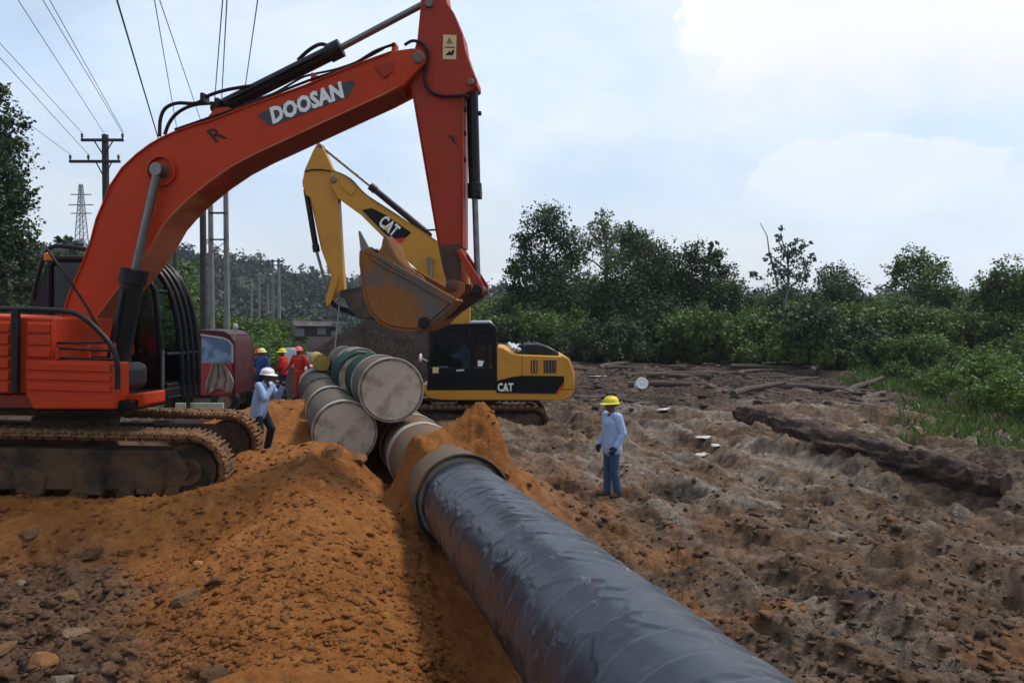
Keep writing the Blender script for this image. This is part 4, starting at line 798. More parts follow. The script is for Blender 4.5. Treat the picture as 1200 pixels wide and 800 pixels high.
# ------------------------------------------------------------------ people
def solid(mb, vox, smooth_it=2):
    me = bpy.data.meshes.new('t'); me.from_pydata(mb.v, [], mb.f); o = bpy.data.objects.new('t', me); COL.objects.link(o)
    r = o.modifiers.new('r', 'REMESH'); r.mode = 'VOXEL'; r.voxel_size = vox; r.use_smooth_shade = True
    if smooth_it: k = o.modifiers.new('s', 'SMOOTH'); k.iterations = smooth_it; k.factor = .5
    bpy.context.view_layer.update(); out = bpy.data.meshes.new_from_object(o.evaluated_get(bpy.context.evaluated_depsgraph_get()))
    bpy.data.objects.remove(o); bpy.data.meshes.remove(me); out.shade_smooth(); return out
def person(label, world, J, helmet, top, legs, glove=None, group=None, boots=(.025, .022, .02), vox=.012, hair=(.01, .009, .008), coverall=False, inner=None, hem=-.16, stripe=None):
    """J: joints in the figure's own frame, facing +x, left is +y"""
    j = dict(pel=(0, 0, .93), waist=(.0, 0, 1.08), chest=(.01, 0, 1.28), neck=(.0, 0, 1.46), head=(.03, 0, 1.60), sl=(0, .19, 1.40), sr=(0, -.19, 1.40), el=(-.03, .26, 1.12), er=(-.03, -.26, 1.12), wl=(.05, .26, .87), wr=(.05, -.26, .87),
             hl=(0, .09, .90), hr=(0, -.09, .90), kl=(.02, .10, .49), kr=(.02, -.10, .49), al=(-.02, .11, .08), ar=(-.02, -.11, .08), look=(1, 0, 0), fl=(1, .2, 0), fr=(1, -.2, 0)); j.update(J)
    J = {k: Vector(v) for k, v in j.items()}; root = empty('person', world, label, 'person', group)
    def put(me, name, m, par=root): me.materials.clear(); me.materials.append(m); o = bpy.data.objects.new(name, me); link(o, par, world); return o
    C = lambda n, c, r=.9: mat(n, c, r, tuple(v * .55 for v in c), .35, 9., .14, 14., bump=.35, bscale=26)
    fx = J['look'].normalized(); side = Vector((0, 0, 1)).cross(fx).normalized(); upv = fx.cross(side); HR = Matrix((fx, side, upv)).transposed(); h = J['head']
    hd = lambda x, y, z: h + HR @ Vector((x, y, z))
    b = MB()   # body: one continuous surface
    b.ball(hd(-.012, 0, .035), (.095, .077, .095), 16, 12, rot=HR).ball(hd(.03, 0, -.045), (.062, .058, .075), 14, 10, rot=HR).ball(hd(.055, 0, -.085), (.032, .036, .028), 10, 8, rot=HR)
    b.capsule(hd(.088, 0, .012), hd(.108, 0, -.025), .010, .016, 8); b.ball(hd(.082, 0, -.062), (.014, .026, .010), 8, 6, rot=HR).ball(hd(.078, 0, .035), (.016, .05, .012), 8, 6, rot=HR)
    for s in (1, -1): b.ball(hd(-.005, s * .08, -.005), (.022, .012, .033), 8, 6, rot=HR)
    b.capsule(J['neck'] - Vector((0, 0, .04)), hd(-.015, 0, -.06), .058, .052)
    b.capsule(J['neck'] - Vector((0, 0, .08)), J['chest'], .10, .135).capsule(J['chest'], J['waist'], .135, .125).capsule(J['waist'], J['pel'], .125, .135)
    for s in 'lr':
        b.capsule(J['neck'] - Vector((0, 0, .06)), J['s' + s], .07, .062).capsule(J['s' + s], J['e' + s], .055, .042).capsule(J['e' + s], J['w' + s], .041, .028)
        b.capsule(J['h' + s], J['k' + s], .088, .058).capsule(J['k' + s], J['a' + s], .056, .04)
        f_ = J['f' + s].normalized(); b.capsule(J['a' + s] + Vector((0, 0, -.03)), J['a' + s] + f_ * .14 + Vector((0, 0, -.045)), .042, .034)
    def hand(mb, s, g):
        w = J['w' + s]; d = (w - J['e' + s]).normalized(); n = Vector((0, -1 if s == 'l' else 1, 0)); n = (n - d * n.dot(d)).normalized(); a = d.cross(n) * (1 if s == 'l' else -1)
        if a.x < 0 and abs(d.z) > .5: a = -a
        mb.capsule(w - d * .02, w + d * .085, .026 + g, .03 + g).capsule(w + d * .03 + a * .02, w + d * .085 + a * .022, .02 + g, .018 + g).capsule(w + d * .03 - a * .02, w + d * .085 - a * .022, .02 + g, .018 + g)
        for k, (o_, L) in enumerate(((.032, .07), (.011, .08), (-.011, .074), (-.031, .058))):
            p = w + d * .085 + a * o_; q_ = p + (d * .8 + n * .35).normalized() * L * .55; e = q_ + (d * .35 + n * .9).normalized() * L * .5; mb.capsule(p, q_, .0095 + g, .009 + g, 8).capsule(q_, e, .009 + g, .008 + g, 8)
        p = w + d * .03 + a * .034; q_ = p + (d * .5 + a * .7 + n * .3).normalized() * .04; mb.capsule(p, q_, .013 + g, .011 + g, 8).capsule(q_, q_ + (d * .8 + a * .15 + n * .4).normalized() * .032, .011 + g, .009 + g, 8)
    for s in 'lr': hand(b, s, 0)
    put(solid(b, .0095, 2), 'body', M('skin'))
    for s in (1, -1): MB().ball(hd(.079, s * .031, .015), (.008, .012, .006), 8, 6, rot=HR).build('eye', mat('eye_dark', (.015, .012, .01), .3), root, world)
    MB().ball(hd(-.03, 0, .035), (.088, .083, .09), 14, 10, rot=HR).build('hair', mat('hair', hair, .8), root, world)
    # trousers
    t = MB(); g = .022
    t.capsule(J['waist'] - Vector((0, 0, .06)), J['pel'], .13, .15)
    for s in 'lr': t.capsule(J['pel'] * .5 + J['h' + s] * .5, J['h' + s], .12, .115).capsule(J['h' + s], J['k' + s], .108, .078).capsule(J['k' + s], J['a' + s] + Vector((0, 0, .03)), .076, .07)
    put(solid(t, vox, 3), 'trousers', C('cloth_%.2f_%.2f_%.2f' % legs, legs))
    # shirt
    t = MB(); hemp = J['pel'] + Vector((0, 0, hem + .1))
    for y in (-.085, .085):
        o_ = Vector((0, y, 0)); t.capsule(J['chest'] + o_, J['waist'] + o_, .125, .118).capsule(J['waist'] + o_, hemp + o_, .118, .128 if not coverall else .10)
    t.capsule(J['chest'], J['waist'], .152, .150).capsule(J['waist'], hemp, .150, .150 if not coverall else .12)
    t.capsule(J['neck'] - Vector((0, 0, .07)), J['chest'], .09, .15).capsule(J['neck'] - Vector((.0, 0, .02)), J['neck'] - Vector((0, 0, .06)), .068, .08)
    for s in 'lr': t.capsule(J['neck'] - Vector((0, 0, .08)), J['s' + s], .075, .08).capsule(J['s' + s], J['e' + s], .082, .066).capsule(J['e' + s], J['w' + s] - (J['w' + s] - J['e' + s]).normalized() * .02, .064, .05)
    put(solid(t, vox, 3), 'shirt', C('cloth_%.2f_%.2f_%.2f' % top, top))
    if inner:
        MB().prism([(.0, -.0), (.02, .0), (.02, .2), (.0, .2)], -.02, .02)
        t = MB().capsule(J['neck'] + Vector((.05, 0, -.04)), J['chest'] + Vector((.125, 0, -.06)), .035, .028); put(solid(t, vox, 1), 'undershirt', C('cloth_in', inner))
    for s in 'lr':
        f_ = J['f' + s].normalized(); t = MB().capsule(J['a' + s] + Vector((0, 0, .05)), J['a' + s] + Vector((0, 0, -.02)), .058, .052).capsule(J['a' + s] + Vector((0, 0, -.035)) - f_ * .03, J['a' + s] + f_ * .16 + Vector((0, 0, -.04)), .05, .042)
        put(solid(t, vox, 1), 'boot', mat('boot_leather', boots, .7, (.13, .07, .035), .6, 8))
        if glove: t = MB(); hand(t, s, .006); t.capsule(J['w' + s] - (J['w' + s] - J['e' + s]).normalized() * .05, J['w' + s], .044, .038); put(solid(t, .0105, 1), 'glove', C('cloth_glove', glove))
    # helmet: shell, brim, crest
    hm = MB(); prof = []
    for k in range(9): a_ = math.pi / 2 * k / 8; prof.append((.045 + .105 * math.sin(a_), .125 * math.cos(a_) ** .9))
    v = []; n = 24
    e1 = MB().lathe((0, 0, 0), (0, 0, 1), [(.035, .128), (.03, .134)] + [(a_ + 0, r_) for a_, r_ in prof], n)
    tilt = HR @ Matrix.Rotation(-.06, 3, 'Y')
    hs = MB().add([tuple(hd(-.01, 0, .0) + tilt @ Vector((p[0] * 1.08, p[1] * .93, p[2]))) for p in e1.v], e1.f)
    br = []; 
    for k in range(n):
        a_ = 2 * math.pi * k / n; ext = .014 + .05 * max(0, math.cos(a_)) ** 1.5; r1 = .128; br.append((Vector((math.cos(a_) * r1 * 1.08, math.sin(a_) * r1 * .93, .038)), Vector((math.cos(a_) * (r1 + ext) * 1.08, math.sin(a_) * (r1 + ext) * .93, .026 - ext * .25))))
    vv = [tuple(hd(-.01, 0, 0) + tilt @ p) for q_ in br for p in (q_[0], q_[1], q_[1] - Vector((0, 0, .006)), q_[0] - Vector((0, 0, .008)))]; ff = []
    for k in range(n):
        for c_ in range(4): ff.append((4 * k + c_, 4 * ((k + 1) % n) + c_, 4 * ((k + 1) % n) + (c_ + 1) % 4, 4 * k + (c_ + 1) % 4))
    hm_ = mat('helmet_%.2f_%.2f_%.2f' % helmet, helmet, .35, (.2, .14, .09), .25, 12., .05)
    ho = hs.build('helmet', hm_, root, world); MB().add(vv, ff).build('brim', hm_, ho, world)
    for y in (-.03, 0, .03):
        pts = [hd(-.01, 0, 0) + tilt @ Vector((x * 1.08, y, .045 + .107 * math.sqrt(max(0, 1 - (x / .127) ** 2 - (y / .12) ** 2)))) for x in np.linspace(-.115, .115, 9)]; MB().tube(pts, .007, 6).build('crest', hm_, ho, world)
    if stripe:
        for zc in (.0,): pass
    return root
def stand(px, py, rz, guess=None, s=1.):
    p = ground_hit(px, py) if guess is None else at(px, py, guess); return T(p.x, p.y, p.z + .02, math.radians(rz), s), p
LBLUE = (.32, .44, .66)
W1, P1 = stand(717, 583, 205, 14.0)
person('standing worker in yellow helmet, light blue shirt and jeans', W1, dict(look=(1, -.1, -.04), er=(-.05, -.29, 1.12), wr=(.06, -.30, .88), el=(-.05, .28, 1.13), wl=(.1, .27, .9), al=(-.05, .12, .08), ar=(.03, -.10, .08)), (.72, .58, .03), LBLUE, (.045, .085, .17), glove=(.03, .035, .045), inner=(.42, .25, .05), hem=-.20)
W2, P2 = stand(308, 533, -12, 15.6)
person('worker in white helmet and blue shirt raising a hand to his face', W2, dict(pel=(-.08, 0, .88), waist=(-.04, 0, 1.03), chest=(.02, 0, 1.22), neck=(.06, 0, 1.39), head=(.12, 0, 1.52), sl=(.04, .19, 1.33), sr=(.04, -.19, 1.33), er=(.20, -.26, 1.10), wr=(.30, -.10, 1.34), el=(.18, .27, 1.09), wl=(.33, .18, 1.30), hl=(-.08, .09, .85), hr=(-.08, -.09, .85), kl=(.12, .12, .49), kr=(.0, -.1, .46), al=(.02, .13, .08), ar=(-.16, -.1, .08), look=(1, 0, -.12)), (.82, .82, .82), LBLUE, (.02, .024, .035), hem=-.20)
W3, P3 = stand(332, 469, 175, 27.5)
person('worker with yellow helmet, bright red shirt and blue jeans, back turned', W3, dict(el=(.02, .25, 1.12), wl=(.2, .2, 1.0), kl=(.1, .12, .5), look=(1, .3, 0)), (.72, .58, .03), (.50, .025, .018), (.03, .05, .11), hem=-.12)
W4, P4 = stand(351, 468, 250, 27.0)
person('worker wearing pink red helmet and orange red coveralls', W4, dict(er=(.05, -.32, 1.14), wr=(.18, -.40, .98), el=(.02, .34, 1.16), wl=(.12, .46, 1.05)), (.75, .12, .12), (.48, .03, .022), (.48, .06, .018), hem=-.05, coverall=True)
W5, P5 = stand(307, 470, 70, 27.0)
person('worker with cream helmet and dark blue shirt near the truck', W5, dict(el=(.08, .3, 1.15), wl=(.3, .3, 1.2)), (.72, .60, .25), (.02, .055, .18), (.02, .022, .03), hem=-.12)
W6, P6 = stand(303, 466, 40, 29.2)
person('worker with red helmet half hidden behind the blue shirted one', W6, dict(el=(.1, .34, 1.2), wl=(.3, .4, 1.1)), (.6, .03, .03), (.42, .03, .02), (.03, .03, .04), hem=-.1)
# driver in the cab
dfr = Frame(Vector((-.9, 25.4, .05)), 180, 0); dp = dfr.M @ dfr.p3(541, 433, .92)
person('driver in pale blue shirt sitting inside the yellow excavator cab', T(dp.x + .1, dp.y, dp.z - .42, math.pi), dict(pel=(0, 0, .58), waist=(-.02, 0, .74), chest=(.0, 0, .94), neck=(.03, 0, 1.12), head=(.07, 0, 1.26), sl=(.02, .19, 1.06), sr=(.02, -.19, 1.06), el=(.14, .26, .82), er=(.14, -.26, .82), wl=(.38, .2, .84), wr=(.38, -.2, .84), hl=(.02, .09, .55), hr=(.02, -.09, .55), kl=(.42, .12, .56), kr=(.42, -.12, .56), al=(.5, .12, .12), ar=(.5, -.12, .12)), (.6, .6, .58), (.30, .46, .62), (.03, .03, .04))

# ------------------------------------------------------------------ red truck behind the orange machine
def truck():
    d = 22.0; fr = Frame(Vector((at(262, 470, d).x, d + .8, at(262, 478, d).z)), 0, 0); N = -.8; P = lambda pts, l=N: fr.poly(pts, l)
    MR = mat('maroon_paint', (.048, .008, .010), .5, (.05, .03, .02), .5, 3.); RD = mat('faded_red_paint', (.33, .03, .03), .5, (.12, .06, .04), .4, 3.)
    root = empty('truck', fr.M, 'old maroon truck cab with a cloth hung on its door, behind the excavator', 'truck')
    # shell with a real window opening, both sides
    for l in (N, .74):
        q = lambda pts: P(pts, N)
        MB().prism(q([(226, 463), (226, 388), (234, 386), (262, 388), (270, 392), (275, 402), (275.5, 463), (272, 463), (272, 404), (268, 399), (262, 396), (235, 392), (235, 463)]), l, l + .07).build('cab_shell' if l == N else 'far_side_shell', MR, root, fr.M, bevel=.015)
        MB().prism(q([(235, 425.2), (272, 425.2), (272, 463), (235, 463)]), l + .01, l + .06).build('door', RD, root, fr.M, bevel=.015)
        MB().prism(q([(235, 393), (262, 397), (268, 400), (271.8, 405), (271.8, 425), (235, 425)]), l + .03, l + .04).build('window', mat('painted_reflection_glass', (.06, .13, .24), .08, (.18, .3, .4), .6, 3., spec=.9), root, fr.M)  # blue reflection painted into the glass colour, with paler blotches
        MB().ribbon(q([(235, 393), (262, 397), (268, 400), (271.5, 405), (271.5, 425)]), .045, l - .015, l + .02).build('window_trim', mat('pale_trim', (.42, .36, .34), .5), root, fr.M)
    MB().prism(P([(226, 390), (234, 386), (262, 388), (270, 392), (270, 394), (226, 394)]), N + .07, .74).build('roof', MR, root, fr.M, bevel=.02)
    MB().prism(P([(270, 393), (275, 402), (275.5, 463), (272, 463), (271.5, 404)]), N + .07, .74).build('front', MR, root, fr.M, bevel=.02)
    MB().prism(P([(226, 394), (231, 394), (231, 463), (226, 463)]), N + .07, .74).build('rear_panel', MR, root, fr.M, bevel=.02)
    MB().prism(P([(120, 461), (275, 461), (275, 467), (120, 467)]), N + .1, .7).build('chassis', 'black', root, fr.M, bevel=.02)
    u = P([(130, 425), (224, 461)]); bed = MB().box(((u[0][0] + u[1][0]) / 2, 0, u[1][1] + .1), (u[1][0] - u[0][0], 1.55, .1))
    for l in (-.76, .76): bed.box(((u[0][0] + u[1][0]) / 2, l, (u[0][1] + u[1][1]) / 2), (u[1][0] - u[0][0], .06, u[0][1] - u[1][1]))
    bed.build('bed', MR, root, fr.M, bevel=.01)
    zc = fr.uz(270, 470, N)[1] - .02
    for px in (150, 185, 262):
        uu = fr.uz(px, 470, N)[0]
        for l in (N + .02, .55):
            w = MB().lathe((uu, l, zc), (0, 1, 0), [(0, .2), (0, .33), (.03, .38), (.2, .38), (.23, .33), (.23, .2), (0, .2)], 22).build('wheel', 'rubber', root, fr.M); MB().lathe((uu, l + .03, zc), (0, 1, 0), [(0, 0), (0, .2), (.15, .2), (.15, 0)], 16).build('rim', 'steel', w, fr.M)
    MB().ball(fr.p3(276, 383, N - .1), (.07, .07, .1)).tube([fr.p3(276, 384, N - .1), fr.p3(274, 398, N)], .02, 6).build('mirror', mat('mirror_shell', (.3, .32, .33), .4), root, fr.M)
    # cloth hung over the door
    nu, nv = 26, 20; v = []; f = []
    for i in range(nu):
        for k in range(nv):
            s, t = i / (nu - 1), k / (nv - 1); wd = .3 + .7 * min(1, t * 1.6) ** .7; x = 255 + (s - .5) * 32 * wd + 3 * math.sin(t * 3); y = 425 + t * 33 + 2.5 * math.sin(s * 9) * t
            p = fr.p3(x, y, N - .05 - .035 * math.sin(s * 22 + 2 * t) - .02 * math.sin(s * 41)); v.append(p)
    for i in range(nu - 1):
        for k in range(nv - 1): f.append((i * nv + k, (i + 1) * nv + k, (i + 1) * nv + k + 1, i * nv + k + 1))
    o = MB().add([fr.M @ p for p in v], f).build('cloth', mat('beige_cloth', (.23, .19, .165), .95, (.1, .08, .065), .6, 6.), smooth=80); so = o.modifiers.new('t', 'SOLIDIFY'); so.thickness = .012
    tag(o, 'beige cloth hanging over the door of the old truck', 'cloth')
    for (x0, x1), n_ in (((206, 218), 'left of the dark post'), ((223, 262), 'right of the dark post')):
        a = fr.p3(x0, 486, -2.4); b = fr.p3(x1, 472, -2.4); c = (a + b) / 2; o = MB().box(fr.M @ c, (abs(b.x - a.x), .08, abs(b.z - a.z))).build('board', mat('pale_green_board', (.30, .36, .27), .6, (.2, .15, .1), .5, 3.), bevel=.01)
        tag(o, 'pale green board standing behind the far track, ' + n_, 'board')
    a = fr.p3(220, 490, -2.5); b = fr.p3(221, 440, -2.5); o = MB().tube([fr.M @ a, fr.M @ b], .05, 8).build('post', 'black'); tag(o, 'short dark post between two pale green boards', 'post')
truck()

# ------------------------------------------------------------------ power lines
def insulator(mb, p, h=.28, r=.07): mb.lathe(p, (0, 0, 1), [(0, 0), (0, r * .5), (h * .25, r * .5), (h * .3, r), (h * .5, r * .6), (h * .6, r), (h * .9, r * .5), (h, 0)], 10)
def pole(name, label, base, top_z, r, arms, m, group='utility poles'):
    x, y = base; z0 = gz(x, y) - .3; Wm = T(x, y, z0); root = empty(name, Wm, label, 'utility pole', group)
    MB().tube([(0, 0, 0), (0, 0, top_z - z0)], [r * 1.25, r], 12).build('shaft', m, root, Wm); ins = []
    for (z, x0, x1, pts) in arms:
        MB().box(((x0 + x1) / 2, -r, z - z0), (x1 - x0, .12, .13)).build('crossarm', m, root, Wm, bevel=.01)
        for s in (-1, 1): MB().tube([(s * .5 * min(abs(x0), abs(x1)), -r, z - z0), (0, -r, z - z0 - .75)], .03, 6).build('brace', m, root, Wm)
        for px in pts:
            mb = MB(); insulator(mb, (px, -r, z - z0 + .06)); mb.build('insulator', m, root, Wm); ins.append(Vector((x + px, y - r, z + .34)))
    return root, ins
def wire(label, p, px0, sag=.3, y_end=-14, r=.014, row=0.):
    """from an insulator, past the point where it leaves the photograph's top edge, to the pole behind the viewer"""
    zc = p.z; d = ray(px0, row); t = (zc - CAMZ) / d.z; m = CAM + d * t; e = p + (m - p) * ((y_end - p.y) / (m.y - p.y)); pts = []
    for k in range(15):
        s = k / 14; q_ = p + (e - p) * s; q_.z -= 4 * sag * s * (1 - s) * 0 ; pts.append(q_)
    o = MB().tube(pts, r, 5).build('power_line', 'wire'); tag(o, label, 'wire', 'overhead power lines'); return o
def lines():
    Y = 39.0; base = at(126, 375, Y); zA1 = at(0, 165, Y).z; zA2 = at(0, 190, Y).z; k = Y / F
    rt, ins = pole('utility_pole', 'utility pole with two crossarms left of the orange boom', (base.x, Y), at(0, 158, Y).z, .15, ((zA1, -26 * k, 23 * k, (-25 * k, 22 * k)), (zA2, -40 * k, 19 * k, (-39 * k, -18 * k, 17 * k))), 'darkpole')
    top = Vector((base.x, Y, at(0, 158, Y).z))
    for p, px0, lab, row in ((ins[0], 20, 'upper crossarm, left end', 45 * 0), (top, 21, 'pole top', 0), (ins[1], 50, 'upper crossarm, right end', 0)): pass
    # line (0,51)->(99,156), (21,0)->(122,156), (50,0)->(147,156), (57,0)->(147,156), (0,68)->(108,184), (17,133)->(85,181), (137,0)->(186,147)
    def through(label, p, px, py, r=.012):
        d = ray(px, py); t = (p.z - CAMZ) / d.z; m = CAM + d * t; e = p + (m - p) * ((-14 - p.y) / (m.y - p.y)); o = MB().tube([p + (e - p) * (k_ / 12) for k_ in range(13)], r, 5).build('power_line', 'wire'); tag(o, label, 'wire', 'overhead power lines')
    through('overhead wire from the left end of the upper crossarm', ins[0], 0, 51); through('overhead wire from the very top of the two armed pole', top, 21, 0)
    through('overhead wire from the right end of the upper crossarm', ins[1], 50, 0); through('second wire close beside the upper right crossarm wire', ins[1] + Vector((.05, 0, .02)), 58, 0)
    through('overhead wire from the lower crossarm, middle insulator', ins[3], 0, 68); through('overhead wire from the left tip of the lower crossarm', ins[2], 17, 133)
    # single dark pole and the double pole frame under the boom
    Y2 = 41.0; b2 = at(239, 375, Y2); zC = at(0, 203, Y2).z; rt, i2 = pole('utility_pole', 'tall single pole rising behind the excavator cab', (b2.x, Y2), zC, .15, ((zC - .3, -.9, .9, (-.85, .85)),), 'darkpole')
    through('left overhead wire reaching the tall single pole', i2[0], 181, 0); through('right overhead wire reaching the tall single pole', i2[1], 187, 0)
    Y3 = 52.0; k = Y3 / F; x0 = at(248, 375, Y3).x; x1 = at(266, 375, Y3).x; z0 = gz(x0, Y3) - .3; Wm = T(x0, Y3, z0); root = empty('double_pole', Wm, 'pale double pole frame joined by crossbars under the boom', 'utility pole', 'utility poles'); zz = lambda py: at(0, py, Y3).z - z0; dx = x1 - x0
    MB().tube([(0, 0, 0), (0, 0, zz(218))], [.2, .15], 10).build('shaft', 'concrete', root, Wm); MB().tube([(dx, 0, 0), (dx, 0, zz(203))], [.2, .15], 10).build('shaft', 'concrete', root, Wm)
    for py, a, b, r in ((213, -.2, dx + .6, .07), (225, -.15, dx + .2, .09), (250, 0, dx, .06), (281, 0, dx, .05)): MB().box(((a + b) / 2, -.17, zz(py)), (b - a, .1, r * 2)).build('crossbar', 'darkpole', root, Wm, bevel=.01)
    q = []
    for px_, py in ((-.1, 224), (dx * .5, 224), (dx + .5, 212), (dx - .1, 212)): mb = MB(); insulator(mb, (px_, -.17, zz(py) + .05), .3, .09); mb.build('insulator', 'darkpole', root, Wm); q.append(Vector((x0 + px_, Y3 - .17, z0 + zz(py) + .35)))
    for (a, b) in (((0, 283), (dx, 297)), ((dx, 283), (0, 297))): MB().tube([(a[0], -.1, zz(a[1])), (b[0], -.1, zz(b[1]))], .025, 5).build('brace', 'darkpole', root, Wm)
    through('left of the two close wires reaching the double pole', q[0], 261, 0, .018); through('right of the two close wires reaching the double pole', q[1], 266, 0, .018); through('outer right wire reaching the end of the double pole bar', q[2], 302, 0, .018)
    Y4 = 60.0; b4 = at(206, 375, Y4); z4 = at(0, 248, Y4).z; r4, i4 = pole('utility_pole', 'pole with a short crossarm seen between boom and cab', (b4.x, Y4), z4, .16, ((at(0, 272, Y4).z, -1.2, .9, (-1.1, .8)), (at(0, 266, Y4).z, -.4, .4, ())), 'darkpole')
    through('overhead wire running down to the short armed pole behind the boom', i4[1], 137, 0, .022)
    # far pole pair with tips, and bare pale trunks in the cutting
    Y5 = 110.; x5 = at(323, 375, Y5).x; z5 = gz(x5, Y5) - .3; Wm = T(x5, Y5, z5); root = empty('double_pole', Wm, 'small far double pole against the wooded hill', 'utility pole', 'utility poles')
    MB().tube([(-.3, 0, 0), (-.35, 0, at(0, 304, Y5).z - z5)], [.28, .18], 8).build('shaft', 'concrete', root, Wm); MB().tube([(.5, 0, 0), (.45, 0, at(0, 303, Y5).z - z5)], [.28, .18], 8).build('shaft', 'concrete', root, Wm)
    for py in (306, 311): MB().box((.05, -.2, at(0, py, Y5).z - z5), (2.2, .1, .16)).build('crossbar', 'darkpole', root, Wm)
    for i, (px, yt, lab) in enumerate(((295, 326, 'leftmost short pale pole in front of the wooded hill'), (304, 324, 'thick pale pole second from left before the hill'), (314, 333, 'short thin pole left of the far double pole'))):
        p = at(px, 375, 120.); z = gz(p.x, 120.) - .3; o = MB().tube([(0, 0, 0), (0, 0, at(0, yt, 120.).z - z)], [.24, .16], 8).build('pale_pole', 'palebark', None, T(p.x, 120., z)); tag(o, lab, 'pole')
    # lattice tower far left
    Yt = 250.; p = at(97, 375, Yt); z = gz(p.x, Yt); H = at(0, 216, Yt).z - z; Wm = T(p.x, Yt, z); root = empty('lattice_tower', Wm, 'distant grey lattice tower left of the orange boom', 'tower')
    w = lambda h: max(.35, 2.6 * max(0., 1 - h / H) ** .9 + .25)
    for sx in (-1, 1):
        for sy in (-1, 1): MB().tube([(sx * w(h), sy * w(h), h) for h in np.linspace(0, H, 8)], .16, 5).build('leg', mat('haze_paled_steel', (.22, .23, .25), .7), root, Wm)  # tower steel coloured paler to stand for distance haze
    mb = MB(); hs = [0]
    while hs[-1] < H - 1: hs.append(hs[-1] + max(1.2, w(hs[-1]) * 1.7))
    for a, b in zip(hs[:-1], hs[1:]):
        for s in (-1, 1): mb.tube([(-w(a), s * w(a), a), (w(b), s * w(b), b)], .09, 4).tube([(w(a), s * w(a), a), (-w(b), s * w(b), b)], .09, 4).tube([(s * w(a), -w(a), a), (s * w(b), w(b), b)], .09, 4)
    o = mb.build('lattice_bracing', mat('haze_paled_steel', (.22, .23, .25), .7), root, Wm); o['kind'] = 'stuff'
    for py, L in ((228, 3.2), (240, 3.8), (250, 3.2)): MB().box((0, 0, at(0, py, Yt).z - z), (2 * L, .3, .3)).build('arm', mat('haze_paled_steel', (.22, .23, .25), .7), root, Wm)
lines()
# ------------------------------------------------------------------ trees, bushes, grass
def leaf_mat(name, a, b, trans=.25):
    if name in MATS: return MATS[name]
    m = bpy.data.materials.new(name); m.use_nodes = True; q = NT(m.node_tree); bs = q.n['Principled BSDF']; at_ = q.new('ShaderNodeAttribute'); at_.attribute_name = 'tint'; s = q.new('ShaderNodeSeparateColor'); q.val(s.inputs[0], at_.outputs['Color'])
    c = q.mix(s.outputs[0], a, b); q.val(bs.inputs['Base Color'], c); bs.inputs['Roughness'].default_value = .6; bs.inputs['Specular IOR Level'].default_value = .25
    t = q.new('ShaderNodeBsdfTranslucent'); q.val(t.inputs[0], c); mx = q.new('ShaderNodeMixShader'); mx.inputs[0].default_value = trans; q.l.new(bs.outputs[0], mx.inputs[1]); q.l.new(t.outputs[0], mx.inputs[2]); q.l.new(mx.outputs[0], q.n['Material Output'].inputs[0]); MATS[name] = m; return m
LEAF = dict(dark=((.018, .034, .012), (.052, .084, .028)), mid=((.032, .062, .011), (.098, .158, .028)), pale=((.075, .095, .045), (.155, .175, .080)), bright=((.048, .090, .012), (.130, .205, .032)), grey=((.03, .045, .038), (.07, .09, .07)))
def leaves(clumps, size, dens, name, kind, rng, par, Wm, flat=.0):
    """clumps: (centre, radius) list -> leaf faces through each clump's volume, gathered in sprays"""
    Vs, Ts = [], []
    for c, r in clumps:
        r = np.array(r if hasattr(r, '__len__') else (r, r, r * .85)); n = int(max(40, 3.4 * dens * (r.mean() / size) ** 2)); ns = max(7, n // 13)
        d = rng.normal(size=(ns, 3)); d /= np.linalg.norm(d, axis=1)[:, None]; rad = rng.random(ns) ** .45; sp = np.array(c) + d * r * rad[:, None] * (1 + .18 * rng.normal(size=(ns, 1)))
        k = rng.integers(0, ns, n); p = sp[k] + rng.normal(size=(n, 3)) * r.mean() * .15
        nd = rng.normal(size=(n, 3)) + np.array([0, 0, .9]) + .5 * d[k]; nd /= np.linalg.norm(nd, axis=1)[:, None]; a = np.cross(nd, rng.normal(size=(n, 3))); a /= np.linalg.norm(a, axis=1)[:, None]; b = np.cross(nd, a); s = size * (.6 + .8 * rng.random((n, 1)))
        q = np.stack([p - a * s * .5, p + b * s * .36, p + a * s * .5, p - b * s * .36], 1); Vs.append(q.reshape(-1, 3)); t = np.clip(.45 * rng.random(ns)[k] + .4 * rng.random(n) + .25 * rng.random(), 0, 1); Ts.append(np.repeat(t, 4))
    V = np.concatenate(Vs); t = np.concatenate(Ts); A = np.stack([t, t, t, np.ones_like(t)], 1)
    o = bpy.data.objects.new(name, npmesh(name, V, np.arange(len(V)).reshape(-1, 4), [leaf_mat('leaf_' + kind, *LEAF[kind])], False, {'tint': A})); link(o, par, Wm); return o
def limbs(par, Wm, base_r, height, targets, bark, rng, trunk_to=None, lean=0.):
    mb = MB(); top = Vector(trunk_to) if trunk_to is not None else Vector((lean, 0, height)); tr = [Vector((0, 0, -.3)), Vector((0, 0, .1)), top * .35 + Vector((rng.normal() * .12, rng.normal() * .1, 0)), top * .7 + Vector((rng.normal() * .15, rng.normal() * .1, 0)), top]; mb.tube(tr, [base_r * 1.5, base_r, base_r * .8, base_r * .55, base_r * .25], 8)
    t = mb.build('trunk', bark, par, Wm)
    for c in targets:
        c = Vector(c); h = min(top.z * .9, max(top.z * .25, c.z - .45 * math.hypot(c.x, c.y) - .4)); s = top * (h / top.z); m_ = s.lerp(c, .5) + Vector((rng.normal() * .1, rng.normal() * .1, .12)); MB().tube([s, m_, c], [base_r * .38, base_r * .24, base_r * .08], 6).build('limb', bark, t, Wm)
